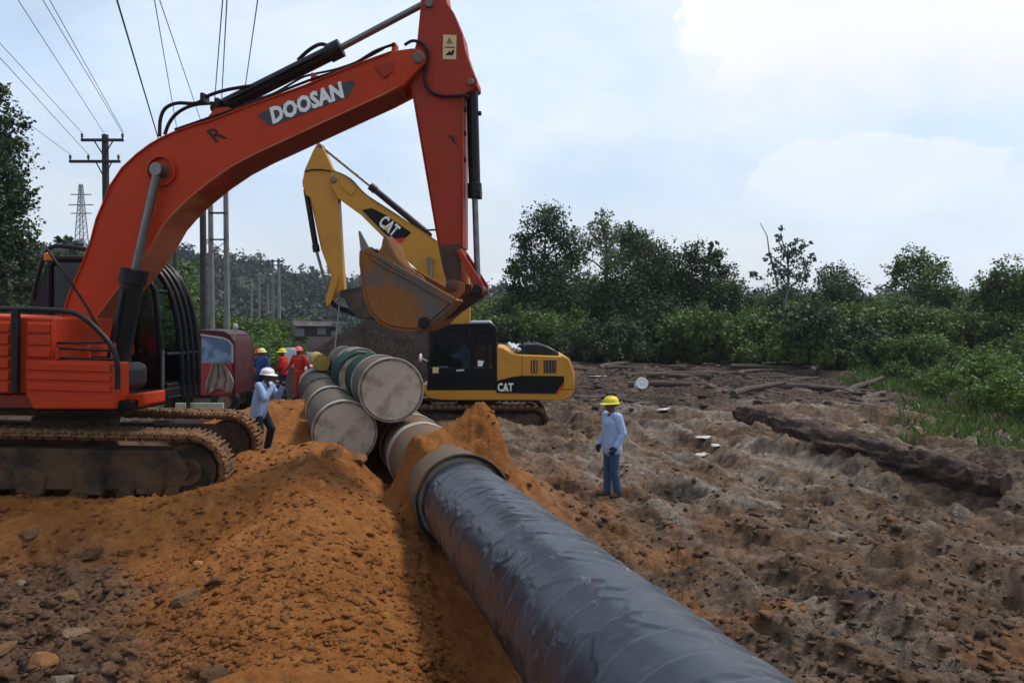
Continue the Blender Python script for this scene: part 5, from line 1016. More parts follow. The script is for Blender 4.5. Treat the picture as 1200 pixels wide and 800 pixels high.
def px_tree(label, D, cx, ybase, clumps, kind, size, dens, seed, bark='bark', trunk=True, group=None, name='tree', cat='tree', rz=.55, limb=True, base_r=None):
    """a tree at its true distance; crown clumps given as the photograph shows them get their own depth"""
    rng = np.random.default_rng(seed); b = at(cx, 375, D); z = gz(b.x, D); Wm = T(b.x, D, z); root = empty(name, Wm, label, cat, group); cl = []; k = D / F
    for (px, py, r) in clumps:
        p = at(px, py, D); dy = rng.normal() * r * k * rz * 1.3; cl.append(((p.x - b.x, dy, p.z - z), (r * k * 1.22, r * k * 1.15, r * k * 1.08)))
    H = max(c[0][2] for c in cl)
    if trunk: limbs(root, Wm, base_r or (.018 * H + .06), H * .9, [c[0] for c in cl][:9] if limb else [], bark, rng, trunk_to=(sum(c[0][0] for c in cl) / len(cl) * .6, 0, H * .88))
    leaves(cl, size, dens, 'crown', kind, rng, root, Wm); return root
def copies(root, spots, labels=None, group=None):
    for i, (x, y, rz, s) in enumerate(spots): copy_tree(root, T(x, y, gz(x, y) - .05, rz, s), label=labels[i] if labels else None, group=group)
GF = 'trees along the forest edge'
px_tree('tallest dark tree in the forest, left of the pale one', 56, 640, 425, [(640, 262, 23), (617, 283, 14), (664, 284, 18), (603, 318, 13), (628, 308, 22), (657, 322, 24), (640, 348, 34), (611, 362, 24), (668, 362, 28), (640, 392, 32), (606, 340, 12), (672, 305, 12)], 'dark', .20, 10, 1, group=GF)
px_tree('pale olive open crowned tree right of the tallest dark tree', 60, 706, 425, [(706, 268, 18), (692, 285, 14), (722, 282, 17), (712, 306, 18), (740, 284, 16), (684, 300, 9), (704, 249, 5), (735, 300, 14)], 'pale', .19, 6, 2, 'palebark', group=GF)
px_tree('broad dark tree between pale tree and forked right tree', 57, 762, 425, [(757, 292, 22), (738, 278, 12), (776, 303, 19), (771, 330, 28), (742, 340, 32), (722, 368, 32), (762, 378, 36), (702, 398, 30), (790, 345, 16), (690, 350, 18)], 'dark', .20, 10, 3, group=GF)
px_tree('dark tree with two separate rounded tops right of centre', 56, 832, 425, [(814, 304, 19), (838, 300, 10), (850, 318, 14), (821, 333, 22), (846, 344, 20), (832, 372, 34), (802, 392, 32), (858, 392, 28), (834, 288, 6), (795, 325, 12)], 'dark', .20, 10, 4, group=GF)
t5 = px_tree('thin sparse tree with pale trunk and scattered leaves', 54, 922, 425, [(921, 296, 13), (906, 318, 13), (938, 310, 12), (924, 334, 20), (941, 290, 9), (912, 278, 6), (903, 300, 7), (914, 268, 4), (948, 322, 9), (887, 322, 8), (930, 284, 7), (951, 300, 6)], 'grey', .19, 4.0, 5, 'palebark', group=GF, base_r=.16)
MB().tube([(-.6, 0, 5.0), (-1.2, 0, 7.2), (-1.35, 0, 8.3), (-1.8, .1, 9.2)], [.07, .05, .035, .02], 6).build('bare_branch', 'palebark', t5, WORLDM[t5.name])
px_tree('round dark tree right of the sparse pale trunked tree', 60, 988, 425, [(985, 328, 19), (1002, 344, 20), (966, 342, 18), (1016, 360, 13), (990, 365, 24), (950, 355, 14)], 'dark', .20, 10, 6, group=GF)
px_tree('tree of stacked round tops standing clear above the bushes', 62, 1078, 425, [(1072, 303, 14), (1055, 314, 12), (1092, 318, 15), (1074, 330, 18), (1108, 346, 14), (1092, 345, 14), (1048, 330, 8)], 'mid', .20, 10, 7, group=GF)
px_tree('rightmost dark green round crowned tree', 52, 1168, 430, [(1168, 324, 19), (1150, 338, 15), (1188, 338, 17), (1166, 352, 22), (1192, 358, 18), (1146, 356, 12)], 'mid', .20, 10, 8, group=GF)
px_tree('light green bush tree left edge of the forest by the cab', 70, 590, 420, [(578, 358, 16), (590, 376, 20), (570, 385, 16), (604, 392, 18)], 'bright', .22, 8, 9, group=GF)
px_tree('tall tree half outside the right picture edge', 54, 1216, 430, [(1205, 345, 18), (1222, 330, 24), (1235, 355, 26), (1212, 375, 22)], 'mid', .3, 9, 10, group=GF)
# understory: bush kinds, each copied along the edge with its own turn and size
def bush(label, kind, seed, R, H, group, n=9, size=.19, dens=8):
    rng = np.random.default_rng(seed); root = empty('bush', T(0, 0, 0), label, 'bush', group); cl = []
    for i in range(n):
        a = rng.random() * 6.28; q = rng.random() ** .6; cl.append(((R * q * math.cos(a), R * q * math.sin(a), H * (.28 + .62 * rng.random() * (1 - .55 * q))), R * (.30 + .2 * rng.random())))
    limbs(root, T(0, 0, 0), .07, H * .8, [c[0] for c in cl][:5], 'bark', rng); leaves(cl, size, dens, 'crown', kind, rng, root, T(0, 0, 0)); return root
GB = 'bushes along the forest edge'
protos = [bush('dark leafy bush at the foot of the forest', 'dark', 21, 2.1, 3.4, GB), bush('mid green bush at the foot of the forest', 'mid', 22, 2.2, 4.2, GB), bush('mid green bush at the foot of the forest', 'mid', 23, 1.7, 2.8, GB), bush('bright green bush at the foot of the forest', 'bright', 24, 1.9, 3.2, GB)]
rb = np.random.default_rng(5)
def zone(px, D):
    if px < 232: return 'behind the orange cab'
    if px < 300: return 'behind the old truck' if D < 58 else 'under the double pole, towards the hill'
    if px < 400: return 'beside the dark stream'
    if px < 560: return 'on the dark bank beyond the pipe stack'
    nm = ((606, 'behind the yellow cab'), (676, 'below the tallest dark tree'), (725, 'below the pale olive tree'), (795, 'below the broad dark tree'), (870, 'below the two topped tree'), (950, 'around the sparse pale trunked tree'), (1030, 'below the round dark tree'), (1120, 'below the stacked round topped tree'), (1195, 'below the rightmost dark tree'), (9999, 'at the right picture edge'))
    z = next(b for a, b in nm if px < a)
    return z + (', rear row' if D > 58 else ', out on the grass' if D < 41 else ', front row' if D < 50 else '')
BK = ('dark leafy bush', 'tall mid green bush', 'small mid green bush', 'bright green bush')
def place_bush(k, px, D, s, first={}):
    p = at(px, 375, D); lb = ('broad ' if s > 1.12 else 'little ' if s < .55 else '') + BK[k].replace('small ', 'low ') + ' ' + zone(px, D); Wm = T(p.x, D, gz(p.x, D) - .15, rb.random() * 6.28, s); o = protos[k]
    if k not in first:
        first[k] = 1; old = WORLDM[o.name].copy(); o.matrix_basis = Wm
        def rec(q):
            WORLDM[q.name] = Wm.copy()
            for ch in q.children: rec(ch)
        rec(o); o['label'] = lb
    else: copy_tree(o, Wm, label=lb)
for px in range(572, 880, 17): place_bush(0 if rb.random() < .8 else 1, px + rb.normal() * 5, 53 + rb.normal() * 2.5, .85 + .35 * rb.random())
for px in range(600, 900, 30): place_bush(2 if rb.random() < .3 else 0, px + rb.normal() * 8, 49 + rb.normal(), .42 + .25 * rb.random())
for px in range(868, 1290, 16): place_bush(int(rb.choice([1, 1, 2, 0])), px + rb.normal() * 6, 51 + rb.normal() * 2.5, .95 + .4 * rb.random())
for px in range(880, 1290, 24): place_bush(int(rb.choice([2, 1, 3, 2])), px + rb.normal() * 8, 45 + rb.normal() * 1.5 - max(0, (px - 1000) / 40), .5 + .3 * rb.random())
for px in range(560, 1290, 24): place_bush(int(rb.choice([0, 1])), px + rb.normal() * 8, 64 + rb.normal() * 3, 1.35 + .3 * rb.random())
for px, D, s in ((1100, 30, .42), (1140, 27, .5), (1185, 25, .55), (1215, 26, .7), (1165, 32, .7), (1120, 36, .7), (1210, 33, .9), (1060, 38, .5)): place_bush(int(rb.choice([2, 3])), px, D, s)
# taller forest trees filling the wall between the singled out ones
GT = 'forest trees in the second row'
def ftree(label, kind, seed, R, H):
    rng = np.random.default_rng(seed); root = empty('tree', T(0, 0, 0), label, 'tree', GT); cl = []
    for i in range(15):
        a = rng.random() * 6.28; q = rng.random() ** .55; t = rng.random(); cl.append(((R * q * math.cos(a) * (1 - .35 * t), R * q * math.sin(a) * (1 - .35 * t), H * (.35 + .58 * t)), R * (.30 + .18 * rng.random())))
    limbs(root, T(0, 0, 0), .13, H * .85, [c[0] for c in cl][:7], 'bark', rng); leaves(cl, .21, 7, 'crown', kind, rng, root, T(0, 0, 0)); return root
fts = [ftree('t', 'dark', 301, 2.6, 7.4), ftree('t', 'mid', 302, 2.8, 7.4), ftree('t', 'pale', 303, 2.4, 7.4)]; used_ = set()
names = ('dark', 'mid green', 'pale olive')
def zone2(px):
    nm = ((625, 'left of the tallest dark tree'), (680, 'behind the tallest dark tree'), (735, 'behind the pale olive tree'), (800, 'behind the broad dark tree'), (870, 'behind the two topped tree'), (915, 'left of the sparse pale trunked tree'), (955, 'right of the sparse pale trunked tree'), (1020, 'behind the round dark tree'), (1060, 'left of the stacked round topped tree'), (1130, 'right of the stacked round topped tree'), (1180, 'behind the rightmost dark tree'), (9999, 'at the right picture edge'))
    return next(b for a, b in nm if px < a)
for px, ytop, k in ((592, 352, 1), (615, 338, 0), (655, 335, 0), (690, 318, 2), (712, 325, 0), (735, 315, 0), (775, 308, 1), (797, 318, 0), (815, 325, 0), (845, 330, 1), (868, 338, 0), (892, 348, 1), (915, 340, 1), (945, 338, 0), (966, 345, 1), (1000, 342, 0), (1030, 352, 1), (1052, 345, 1), (1085, 350, 0), (1110, 352, 1), (1135, 350, 1), (1160, 345, 1), (1185, 350, 0), (1215, 345, 1), (1245, 340, 0)):
    D = 61 + rb.normal() * 1.5; p = at(px, 375, D); s_ = (at(px, ytop, D).z - gz(p.x, D)) / 7.4; Wm = T(p.x, D, gz(p.x, D) - .1, rb.random() * 6.28, s_); o = fts[k]; lb = names[k] + ' tree ' + zone2(px) + (', taller one' if ytop < 335 else '')
    if k not in used_:
        used_.add(k); o.matrix_basis = Wm
        def rec2(q):
            WORLDM[q.name] = Wm.copy()
            for ch in q.children: rec2(ch)
        rec2(o); o['label'] = lb
    else: copy_tree(o, Wm, label=lb)
# left: bright bushes past the truck, in front of the wooded hill
for px, D, s, k in ((238, 46, .85, 3), (256, 44, .8, 3), (275, 47, .95, 3), (292, 52, .9, 1), (305, 50, .75, 3), (322, 56, .9, 3), (336, 62, .75, 3), (246, 60, 1.3, 1), (284, 70, 1.3, 3), (312, 78, 1.25, 3), (332, 90, 1.2, 1), (220, 55, 1.4, 1), (200, 62, 1.7, 3), (186, 66, 1.9, 1), (170, 60, 1.5, 0), (150, 62, 1.5, 0), (300, 38, .5, 3), (268, 37, .5, 3), (232, 36, .5, 2), (430, 74, .55, 3), (446, 70, .5, 2), (470, 64, .5, 3), (345, 100, 1.1, 2)): place_bush(k, px, D, s)
# dark trees at the left edge
px_tree('tall dark tree at the left picture edge', 34, 2, 400, [(2, 112, 14), (8, 140, 16), (-2, 165, 18), (6, 195, 16), (14, 212, 16), (16, 236, 16), (2, 235, 22), (8, 270, 26), (18, 300, 20), (2, 320, 28), (22, 330, 18), (-34, 180, 40), (-35, 260, 45)], 'dark', .16, 9, 31, base_r=.25)
px_tree('dark low tree behind the orange engine hood', 44, 40, 400, [(38, 318, 14), (55, 335, 18), (25, 345, 24), (68, 350, 20), (50, 365, 30), (88, 352, 16)], 'dark', .2, 9, 32)
px_tree('small round topped tree showing above the cab bar', 60, 76, 400, [(76, 284, 8), (92, 288, 7), (60, 300, 10), (84, 305, 14), (102, 312, 12)], 'dark', .3, 8, 33)
px_tree('big mid green tree rising behind the orange cab', 72, 190, 400, [(186, 300, 14), (172, 308, 14), (200, 315, 18), (182, 330, 22), (216, 334, 16), (160, 330, 20), (230, 350, 16)], 'mid', .34, 8, 34)
# wooded hills
def hills():
    th = np.radians(np.linspace(-62, 62, 180)); rr = np.linspace(190, 520, 26); R, A = np.meshgrid(rr, th, indexing='ij'); px = 600 + F * np.tan(A)
    crest = np.interp(px, [-1200, 0, 150, 190, 240, 270, 300, 330, 380, 420, 500, 560, 600, 700, 900, 1200, 2400], [26, 26, 24, 26, 24, 23, 19, 17, 15.5, 13, 12, 13, 9, 7, 7, 7, 14])
    s = sm(190, 340, R) - .25 * sm(400, 520, R); z = crest * s + 6 * fbm(A * 30, R * .012, 4, 61) * sm(190, 260, R) - 1.2 * sm(230, 190, R); x = R * np.sin(A); y = R * np.cos(A)
    V = np.stack([x, y, z], -1).reshape(-1, 3); nt = len(th); i = np.arange(len(rr) - 1)[:, None]; j = np.arange(nt - 1)[None]; Fq = np.stack([i * nt + j, i * nt + j + 1, (i + 1) * nt + j + 1, (i + 1) * nt + j], -1).reshape(-1, 4)[:, ::-1]
    o = bpy.data.objects.new('hills', npmesh('hills', V, Fq, [mat('hill_undergrowth', (.02, .035, .018), .9)], True)); link(o); tag(o, kind='structure')
    rng = np.random.default_rng(9); cl = []
    for k in range(1500):
        a = math.radians(rng.uniform(-50, 45)); r = 190 + 170 * rng.random() ** 1.1; i_ = int((r - 190) / 330 * 25); jj = int((math.degrees(a) + 62) / 124 * 179); zz = z[i_, jj]; rad = rng.uniform(2.2, 4.4); 
        cl.append(((r * math.sin(a), r * math.cos(a), zz + rad * rng.uniform(.3, 1.3)), (rad, rad, rad * rng.uniform(.8, 1.3))))
    o = leaves(cl, 1.15, 7, 'forest', 'hill', rng, None, Matrix()); tag(o, kind='stuff')
LEAF['hill'] = ((.022, .036, .030), (.050, .072, .052))
hills()
# grass and weeds at the right edge
def grass():
    rng = np.random.default_rng(3); n = 15000; D = rng.uniform(17.5, 46, n); px = rng.uniform(960, 1330, n); x = (px - 600) / F * D
    d = fbm(x * .45, D * .45, 3, 8) + .55 * np.clip((px - 1035 - 3.2 * (30 - D)) / 90, -1.2, .8); keep = (d > .1) & ~((D < 21) & (px < 1150)); x, D = x[keep], D[keep]; n = len(x); z = height(x, D); a = rng.random(n) * 6.28; h = rng.uniform(.12, .5, n) * np.interp(D, [17, 30, 46], [.7, 1., 1.3]); w = .018 + .02 * rng.random(n) + D * .0006
    dx = np.cos(a) * w; dy = np.sin(a) * w; lx = rng.normal(size=n) * h * .4; ly = rng.normal(size=n) * h * .4
    V = np.stack([np.stack([x - dx, D - dy, z - .02], 1), np.stack([x + dx, D + dy, z - .02], 1), np.stack([x + lx * .5 + dx * .7, D + ly * .5 + dy * .7, z + h * .6], 1), np.stack([x + lx, D + ly, z + h], 1)], 1).reshape(-1, 3)
    t = np.repeat(rng.random(n), 4); A = np.stack([t, t, t, np.ones_like(t)], 1); o = bpy.data.objects.new('grass', npmesh('grass', V, np.arange(4 * n).reshape(-1, 4), [leaf_mat('leaf_grass', (.04, .075, .014), (.11, .17, .035))], False, {'tint': A})); link(o); tag(o, kind='stuff')
grass()
# ------------------------------------------------------------------ ground litter: log, stumps, branches, clods, stones
def rough_log(name, label, cat, pts, radii, m, seed, group=None, amp=.2, n=44, steps=170):
    rng = np.random.default_rng(seed); P = [Vector(p) for p in pts]; path = []; rad = []
    for k in range(steps):
        t = k / (steps - 1) * (len(P) - 1); i = min(int(t), len(P) - 2); f_ = t - i; path.append(P[i].lerp(P[i + 1], f_)); rad.append(radii[i] * (1 - f_) + radii[i + 1] * f_)
    mb = MB().tube(path, rad, n); V = np.array(mb.v); c = np.repeat(np.array([tuple(p) for p in path]), n, axis=0); d = V - c; s = np.repeat(np.linspace(0, 1, steps), n) * 30; ang = np.tile(np.arange(n) * 2 * np.pi / n, steps)
    k = 1 + amp * (2 * fbm(s * .55 + seed, np.cos(ang) * 1.4 + np.sin(ang) * 2 + s * .25, 4, seed) + .6 * fbm(s * 2.2, np.cos(ang) * 2.5 + np.sin(ang) * 3, 3, seed + 5) + .5 * np.abs(fbm(s * 3.1, np.cos(ang) * 5 - np.sin(ang) * 4.2, 4, seed + 9, .65))); mb.v = [tuple(p) for p in c + d * k[:, None]]
    o = mb.build(name, m, smooth=60); tag(o, label, cat, group); return o
L = [ground_hit(868, 492), ground_hit(910, 505), ground_hit(980, 525), ground_hit(1060, 547), ground_hit(1130, 566), ground_hit(1180, 576)]
for p in L: p.z = float(base_h(np.array([p.x]), np.array([p.y]))[0]) + .05
rough_log('mud_log', 'long dark mud caked log lying across the cleared ground', 'log', L, [.24, .33, .34, .32, .29, .25], mat('mud_caked_bark', (.036, .021, .016), .92, (.095, .062, .046), .6, 2.2, .3, 5., .9, 9.), 4, amp=.5)
for px, D, h, r, lab in ((874, 51, 1.5, .55, 'pale tapered stump before the dark forest, nearer the two topped tree'), (1066, 44, 1.3, .45, 'pale tapered stump among the bushes on the right')):
    p = at(px, 375, D); z = gz(p.x, D); mb = MB().tube([(0, 0, -.2), (0, 0, .15), (.05, 0, h * .5), (.1, 0, h)], [r * 1.3, r * .8, r * .45, r * .16], 11); mb.v = [(x * (1 + .25 * math.sin(7 * z_ + 5 * math.atan2(y, x))), y, z_) for x, y, z_ in mb.v]
    o = mb.build('stump', 'wood' if 0 else mat('pale_stump', (.12, .10, .075), .95, (.05, .04, .03), .6, 4.), None, T(p.x, D, z), smooth=50); tag(o, lab, 'stump')
rl = np.random.default_rng(12); proto = None
logm = mat('cleared_wood', (.085, .062, .05), .95, (.035, .027, .022), .7, 3., .3, 6., .6, 14.)
tb = np.random.default_rng(44)
for i in range(46):
    px = rl.uniform(672, 960) if i < 34 else rl.uniform(960, 1150); D = rl.uniform(31, 49); p = at(px, 375, D); z = gz(p.x, D); ln = rl.uniform(1.2, 4.6); r = rl.uniform(.07, .2)
    if proto is None:
        mb = MB().tube([(-.5, 0, 0), (-.2, .015, .02), (.15, -.02, .01), (.5, .01, 0)], [.055, .048, .042, .03], 9).tube([(.1, -.015, .01), (.2, .08, .06)], [.02, .008], 6); me = mb.mesh('fallen_log', logm); proto = 1
    o = bpy.data.objects.new('fallen_log', me); link(o, None, Matrix.Translation((p.x, p.y, z + r * .5)) @ Matrix.Rotation(rl.normal() * .45 + (0 if rl.random() < .7 else 1.2), 4, 'Z') @ Matrix.Rotation(rl.normal() * .07, 4, 'Y') @ Matrix.Diagonal((ln, ln * .45 + r * 6, ln * .45 + r * 6, 1)).to_4x4())
    tag(o, ('thick' if r > .15 else 'thin' if r < .11 else 'middling') + (' long' if ln > 3 else ' short' if ln < 2 else '') + ' felled branch ' + ('lying nearest the worker side' if D < 36 else 'in the middle of the cleared strip' if D < 43 else 'close under the forest') + (' behind the yellow machine' if px < 720 else ' near the white drum' if px < 790 else ' left of the dark log' if px < 870 else ' beyond the dark log'), 'branch', 'felled wood before the forest')
def scatter(n, region, size, name, m, seed, flat=.7, kind='stuff', keep=None):
    rng = np.random.default_rng(seed); base = MB().ball((0, 0, 0), 1, 6, 4); B = np.array(base.v); 
    # quads and collapsed caps -> keep as an icosphere-like triangle shell
    bm = bmesh.new(); bmesh.ops.create_icosphere(bm, subdivisions=1, radius=1); B = np.array([tuple(v.co) for v in bm.verts]); Ft = np.array([[v.index for v in f.verts] for f in bm.faces]); bm.free(); nb = len(B)
    px = rng.uniform(region[0], region[1], n); py = region[2] + (region[3] - region[2]) * rng.random(n); D = (CAMZ - .2) * F / (py - 375); x = (px - 600) / F * D; y = D
    if keep is not None: k = keep(x, y, rng); x, y = x[k], y[k]; n = len(x)
    z = height(x, y); org, dark, pale, grey = masks(x, y); s = size[0] + (size[1] - size[0]) * rng.random(n) ** 3.2; V = B[None] * np.clip(.95 + .38 * rng.normal(size=(n, nb, 1)), .35, 1.7) ; V = V * np.stack([s * rng.uniform(.7, 1.4, n), s * rng.uniform(.7, 1.3, n), s * flat * rng.uniform(.7, 1.2, n)], 1)[:, None]
    a = rng.random(n) * 6.28; c, q = np.cos(a)[:, None], np.sin(a)[:, None]; V = np.stack([V[..., 0] * c - V[..., 1] * q, V[..., 0] * q + V[..., 1] * c, V[..., 2]], -1) + np.stack([x, y, z + s * flat * .05], 1)[:, None]
    A = np.repeat(np.stack([np.clip(org + rng.normal(size=n) * .15, 0, 1), np.clip(dark, 0, 1), pale * .3, np.ones(n)], 1), nb, axis=0); Fq = (Ft[None] + (np.arange(n) * nb)[:, None, None]).reshape(-1, 3)
    o = bpy.data.objects.new(name, npmesh(name, V.reshape(-1, 3), Fq, [m], False, {'soil': A})); link(o); tag(o, kind=kind); return o
offp = lambda x, y: x - pipe_x(y)
scatter(9000, (-40, 1240, 540, 820), (.008, .05), 'loose_soil', SOILMAT, 1, keep=lambda x, y, r: np.abs(offp(x, y)) > .55)
scatter(900, (-40, 330, 590, 820), (.02, .10), 'loose_soil', SOILMAT, 2, keep=lambda x, y, r: masks(x, y)[3] > .35)
scatter(1700, (560, 1240, 470, 820), (.02, .09), 'loose_soil', SOILMAT, 3, keep=lambda x, y, r: np.abs(offp(x, y)) > .7)
scatter(5000, (-20, 600, 500, 800), (.01, .055), 'loose_soil', SOILMAT, 4, keep=lambda x, y, r: (np.abs(offp(x, y)) > .6))
scatter(1600, (600, 1240, 415, 470), (.05, .28), 'debris', mat('cleared_debris', (.07, .05, .042), .95, (.16, .12, .10), .6, 2., .4), 5, .5)
# bigger clods and stones, one by one
cr = np.random.default_rng(8)
def stone(px, py, s, label, col, seed, name='stone', cat='stone', flat=.65):
    p = ground_hit(px, py); bm = bmesh.new(); bmesh.ops.create_icosphere(bm, subdivisions=3, radius=1); r = np.random.default_rng(seed); V = np.array([tuple(v.co) for v in bm.verts]); k = 1 + .55 * fbm(V[:, 0] * 1.3 + seed, V[:, 1] * 1.3 + V[:, 2] * 1.7, 4, seed) + .25 * fbm(V[:, 0] * 4, V[:, 1] * 4 + V[:, 2] * 3, 3, seed); 
    for _ in range(11):
        nn = r.normal(size=3); nn /= np.linalg.norm(nn); ex = np.maximum(0, V @ nn - r.uniform(.5, .85)); V = V - ex[:, None] * nn
    V = V * k[:, None] * np.array([s * r.uniform(.9, 1.4), s * r.uniform(.8, 1.1), s * flat])
    for v, c in zip(bm.verts, V): v.co = c
    me = bpy.data.meshes.new(name); bm.to_mesh(me); bm.free(); me.materials.append(mat('stone_%d' % seed, col, .95, tuple(c * .5 for c in col), .6, 7., .25, 8., .7, 22.)); me.shade_smooth(); me.set_sharp_from_angle(angle=.5)
    o = bpy.data.objects.new(name, me); link(o, None, T(p.x, p.y, p.z - s * .15 + s * flat * .3, r.random() * 6)); tag(o, label, cat)
OS = (.21, .10, .038); GS = (.13, .07, .033); DS = (.085, .042, .018)
for i, (px, py, s, lab, col) in enumerate(((253, 683, .13, 'dark hollow lump of soil on the orange slope', DS), (215, 705, .20, 'broad brown slab of soil below the dark lump', (.14, .075, .035)), (48, 778, .15, 'orange stone at the bottom left corner', OS), (90, 742, .10, 'pale flat stone above the orange corner stone', (.17, .11, .065)), (232, 660, .06, 'small bright orange stone above the dark lump', (.34, .16, .06)), (105, 650, .14, 'wide dark clod at the foot of the orange bank', DS), (150, 648, .11, 'dark clod right of the widest one under the bank', DS), (38, 625, .13, 'grey brown clod nearest the left track', GS), (25, 683, .08, 'small pale grey stone near the left picture edge', (.18, .14, .10)), (145, 685, .11, 'brown clod in the middle of the grey rubble', GS), (80, 700, .13, 'grey clod left of the brown middle one', GS), (135, 765, .12, 'dark brown clod low on the left slope', DS), (5, 762, .12, 'brown clod cut by the left picture edge', GS), (75, 796, .08, 'pale stone on the bottom edge', (.16, .12, .085)), (255, 790, .16, 'dark shaggy clod on the bottom edge below the slope', DS))): stone(px, py, s, lab, col, 100 + i, 'clod' if 'clod' in lab or 'lump' in lab or 'slab' in lab else 'stone', 'clod' if 'clod' in lab or 'lump' in lab or 'slab' in lab else 'stone')
# soil lumps on the crest by the buried pipe end
for i, (px, py, s, lab) in enumerate(((398, 515, .24, 'largest orange lump against the buried beige cap'), (385, 532, .19, 'orange lump low in front of the beige cap'), (418, 538, .18, 'orange lump right of the largest by the cap'), (365, 540, .15, 'orange lump left end of the crest clods'), (345, 545, .11, 'small orange lump left of the crest clods'))): stone(px, py, s, lab, (.20, .088, .03), 140 + i, 'clod', 'clod', .8)
# pale litter
def flat_thing(px, py, D, w, h, label, cat, col, name, up=True, seed=1):
    p = at(px, py, D); r = np.random.default_rng(seed); mb = MB(); n = 9; v = []; f = []
    for i in range(n):
        for k in range(n): s, t = i / (n - 1) - .5, k / (n - 1) - .5; b = float(fbm(np.array([s * 4 + seed]), np.array([t * 4.]), 3, seed)[0]); v.append((s * w * (1 + .3 * b), b * .25 * w + (0 if up else t * h), (t * h if up else b * .3 * h)))
    for i in range(n - 1):
        for k in range(n - 1): f.append((i * n + k, (i + 1) * n + k, (i + 1) * n + k + 1, i * n + k + 1))
    z = p.z if up else gz(p.x, p.y) + .015; o = MB().add(v, f).build(name, mat('sheet_%s' % seed, col, .7, tuple(c * .6 for c in col), .4, 5.), None, T(p.x, p.y, z, r.normal() * .4), smooth=80); q = o.modifiers.new('t', 'SOLIDIFY'); q.thickness = .01; tag(o, label, cat); return o
p = at(752.5, 449, 33); Wm = Matrix.Translation(p) @ Matrix.Rotation(-.25, 4, 'X'); dr = empty('drum', Wm, 'round white drum lid facing the viewer on the dark ground', 'drum')
wm_ = mat('white_plastic', (.72, .72, .70), .5, (.3, .25, .2), .3, 6.); MB().lathe((0, 0, 0), (0, 1, 0), [(-.02, 0), (-.02, .17), (-.035, .19), (-.035, .235), (0, .25), (.03, .25), (.05, .235), (.55, .235), (.55, 0)], 28).build('drum_body', wm_, dr, Wm); MB().lathe((0, -.02, 0), (0, 1, 0), [(-.012, 0), (-.012, .06), (-.004, .07), (.0, .07)], 16).build('bung', wm_, dr, Wm)
for px, py, D, w, h, lab in ((590, 0, 0, 0, 0, ''), (701, 430, 41, .9, .25, 'white scrap of sheet by the far branches'), (780, 467, 28, .7, .3, 'pale scrap of sheet beyond the yellow helmeted worker'), (800, 476, 26, 1.0, .35, 'long pale scrap right of the smaller pale one'), (826, 496, 21, .5, .3, 'white scrap near the start of the dark log'), (822, 511, 20, .45, .25, 'white scrap below the other by the dark log'), (843, 511, 20, .35, .25, 'small white scrap right of the lower one by the log'), (880, 445, 36, .6, .25, 'white scrap under the dark forest')):
    if w: flat_thing(px, py, D, w, h, lab, 'scrap', (.42, .38, .34), 'scrap', False, int(px))
flat_thing(339, 419, 31, .55, .75, 'pale blue sheet behind the two red clad workers', 'sheet', (.45, .60, .66), 'sheet', True, 71)
flat_thing(365, 421, 31, .45, .55, 'grey blue sheet beside the pink helmeted worker', 'sheet', (.38, .48, .52), 'sheet', True, 72)
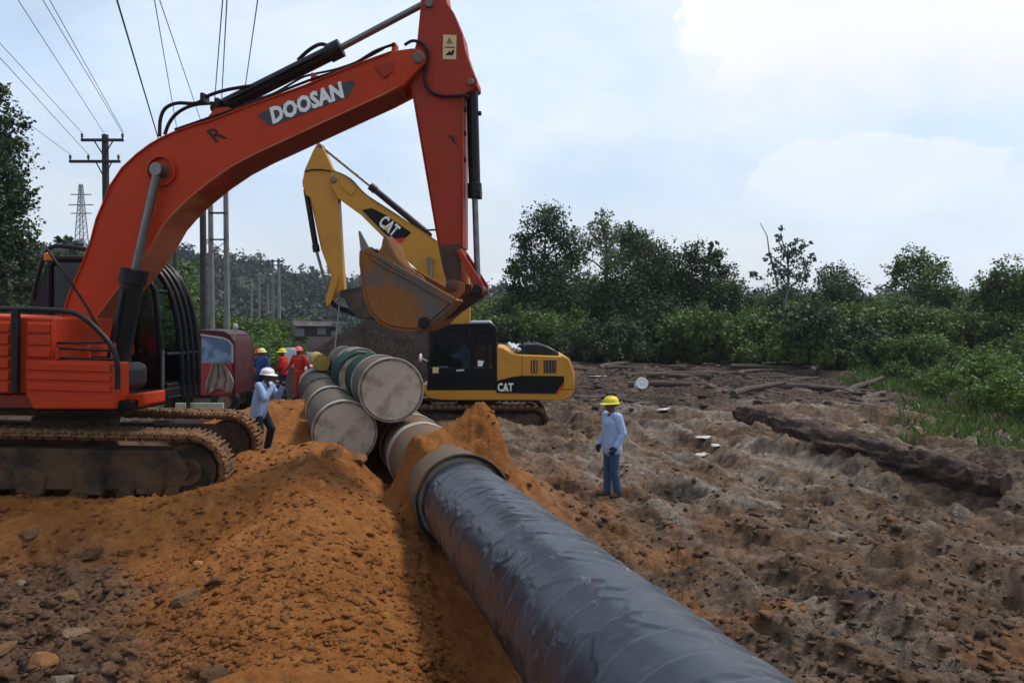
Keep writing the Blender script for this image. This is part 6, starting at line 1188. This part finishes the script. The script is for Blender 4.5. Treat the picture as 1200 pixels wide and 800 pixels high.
# hut by the stream
def hut():
    D = 88.; p = at(372, 392, D); z = gz(p.x, D); Wm = T(p.x, D, p.z - .2, .3) @ Matrix.Diagonal((1.15, 1, .66, 1)); root = empty('hut', Wm, 'tumbledown hut with maroon roof beside the dark stream', 'hut'); k = D / F
    MB().box((0, 0, .9), (3.2, 2.2, 1.8)).build('wall', mat('hut_wall', (.04, .03, .03), .9), root, Wm); MB().box((-1.7, -1.2, .75), (.9, .08, 1.3)).build('sheet_panel', mat('pale_panel', (.17, .155, .16), .8), root, Wm)
    for c_, d_ in (((.3, -1.2, .9), (.8, .08, 1.1)), ((1.8, -1.25, .5), (1.2, .08, .8))): MB().box(c_, d_).build('sheet_panel', mat('pale_panel', (.17, .155, .16), .8), root, Wm)
    MB().add([(-2.2, -1.6, 1.7), (2.6, -1.6, 1.6), (2.6, 1.5, 2.3), (-2.2, 1.5, 2.5), (-2.2, -1.6, 1.8), (2.6, -1.6, 1.7), (2.6, 1.5, 2.4), (-2.2, 1.5, 2.6)], [(0, 1, 2, 3), (4, 5, 6, 7), (0, 1, 5, 4), (1, 2, 6, 5), (2, 3, 7, 6), (3, 0, 4, 7)]).build('roof', mat('hut_roof', (.05, .034, .036), .9, (.14, .12, .12), .5, 1.), root, Wm)
    MB().box((2.0, -.8, 2.15), (1.3, .6, .4)).build('roof_sheet', mat('pale_panel', (.17, .155, .16), .8), root, Wm)
hut()
pd = [(7.0 + .95 * math.cos(a) * (1 + .25 * math.sin(3 * a)), 11.5 + .5 * math.sin(a) * (1 + .2 * math.cos(2 * a))) for a in np.linspace(0, 2 * math.pi, 40)[:-1]]; zp = float(np.percentile(height(np.array([p[0] for p in pd]), np.array([p[1] for p in pd])), 30)) - .02
o = MB().add([(x, y, zp) for x, y in pd], [tuple(range(39))]).build('puddle', mat('muddy_water', (.16, .12, .08), .06, spec=.5, var=.05)); tag(o, kind='structure')
wa = [(-27, 48), (-12.5, 48), (-13, 70), (-15, 96), (-30, 96), (-32, 70)]; o = MB().add([(x, y, -.40) for x, y in wa], [tuple(range(6))]).build('stream_water', mat('dark_water', (.010, .013, .015), .12, spec=.5, var=.05)); tag(o, kind='structure')
# ------------------------------------------------------------------ the damp air
hz = bpy.data.materials.new('haze'); hz.use_nodes = True; q = NT(hz.node_tree); q.n.remove(q.n['Principled BSDF'])
pv = q.new('ShaderNodeVolumePrincipled'); pv.inputs['Color'].default_value = (.86, .91, 1, 1); pv.inputs['Density'].default_value = .00022; pv.inputs['Anisotropy'].default_value = .25
q.l.new(pv.outputs[0], q.n['Material Output'].inputs['Volume'])
o = MB().box((0, 0, 28), (3200, 3200, 66)).build('haze', hz, smooth=0); tag(o, kind='stuff')
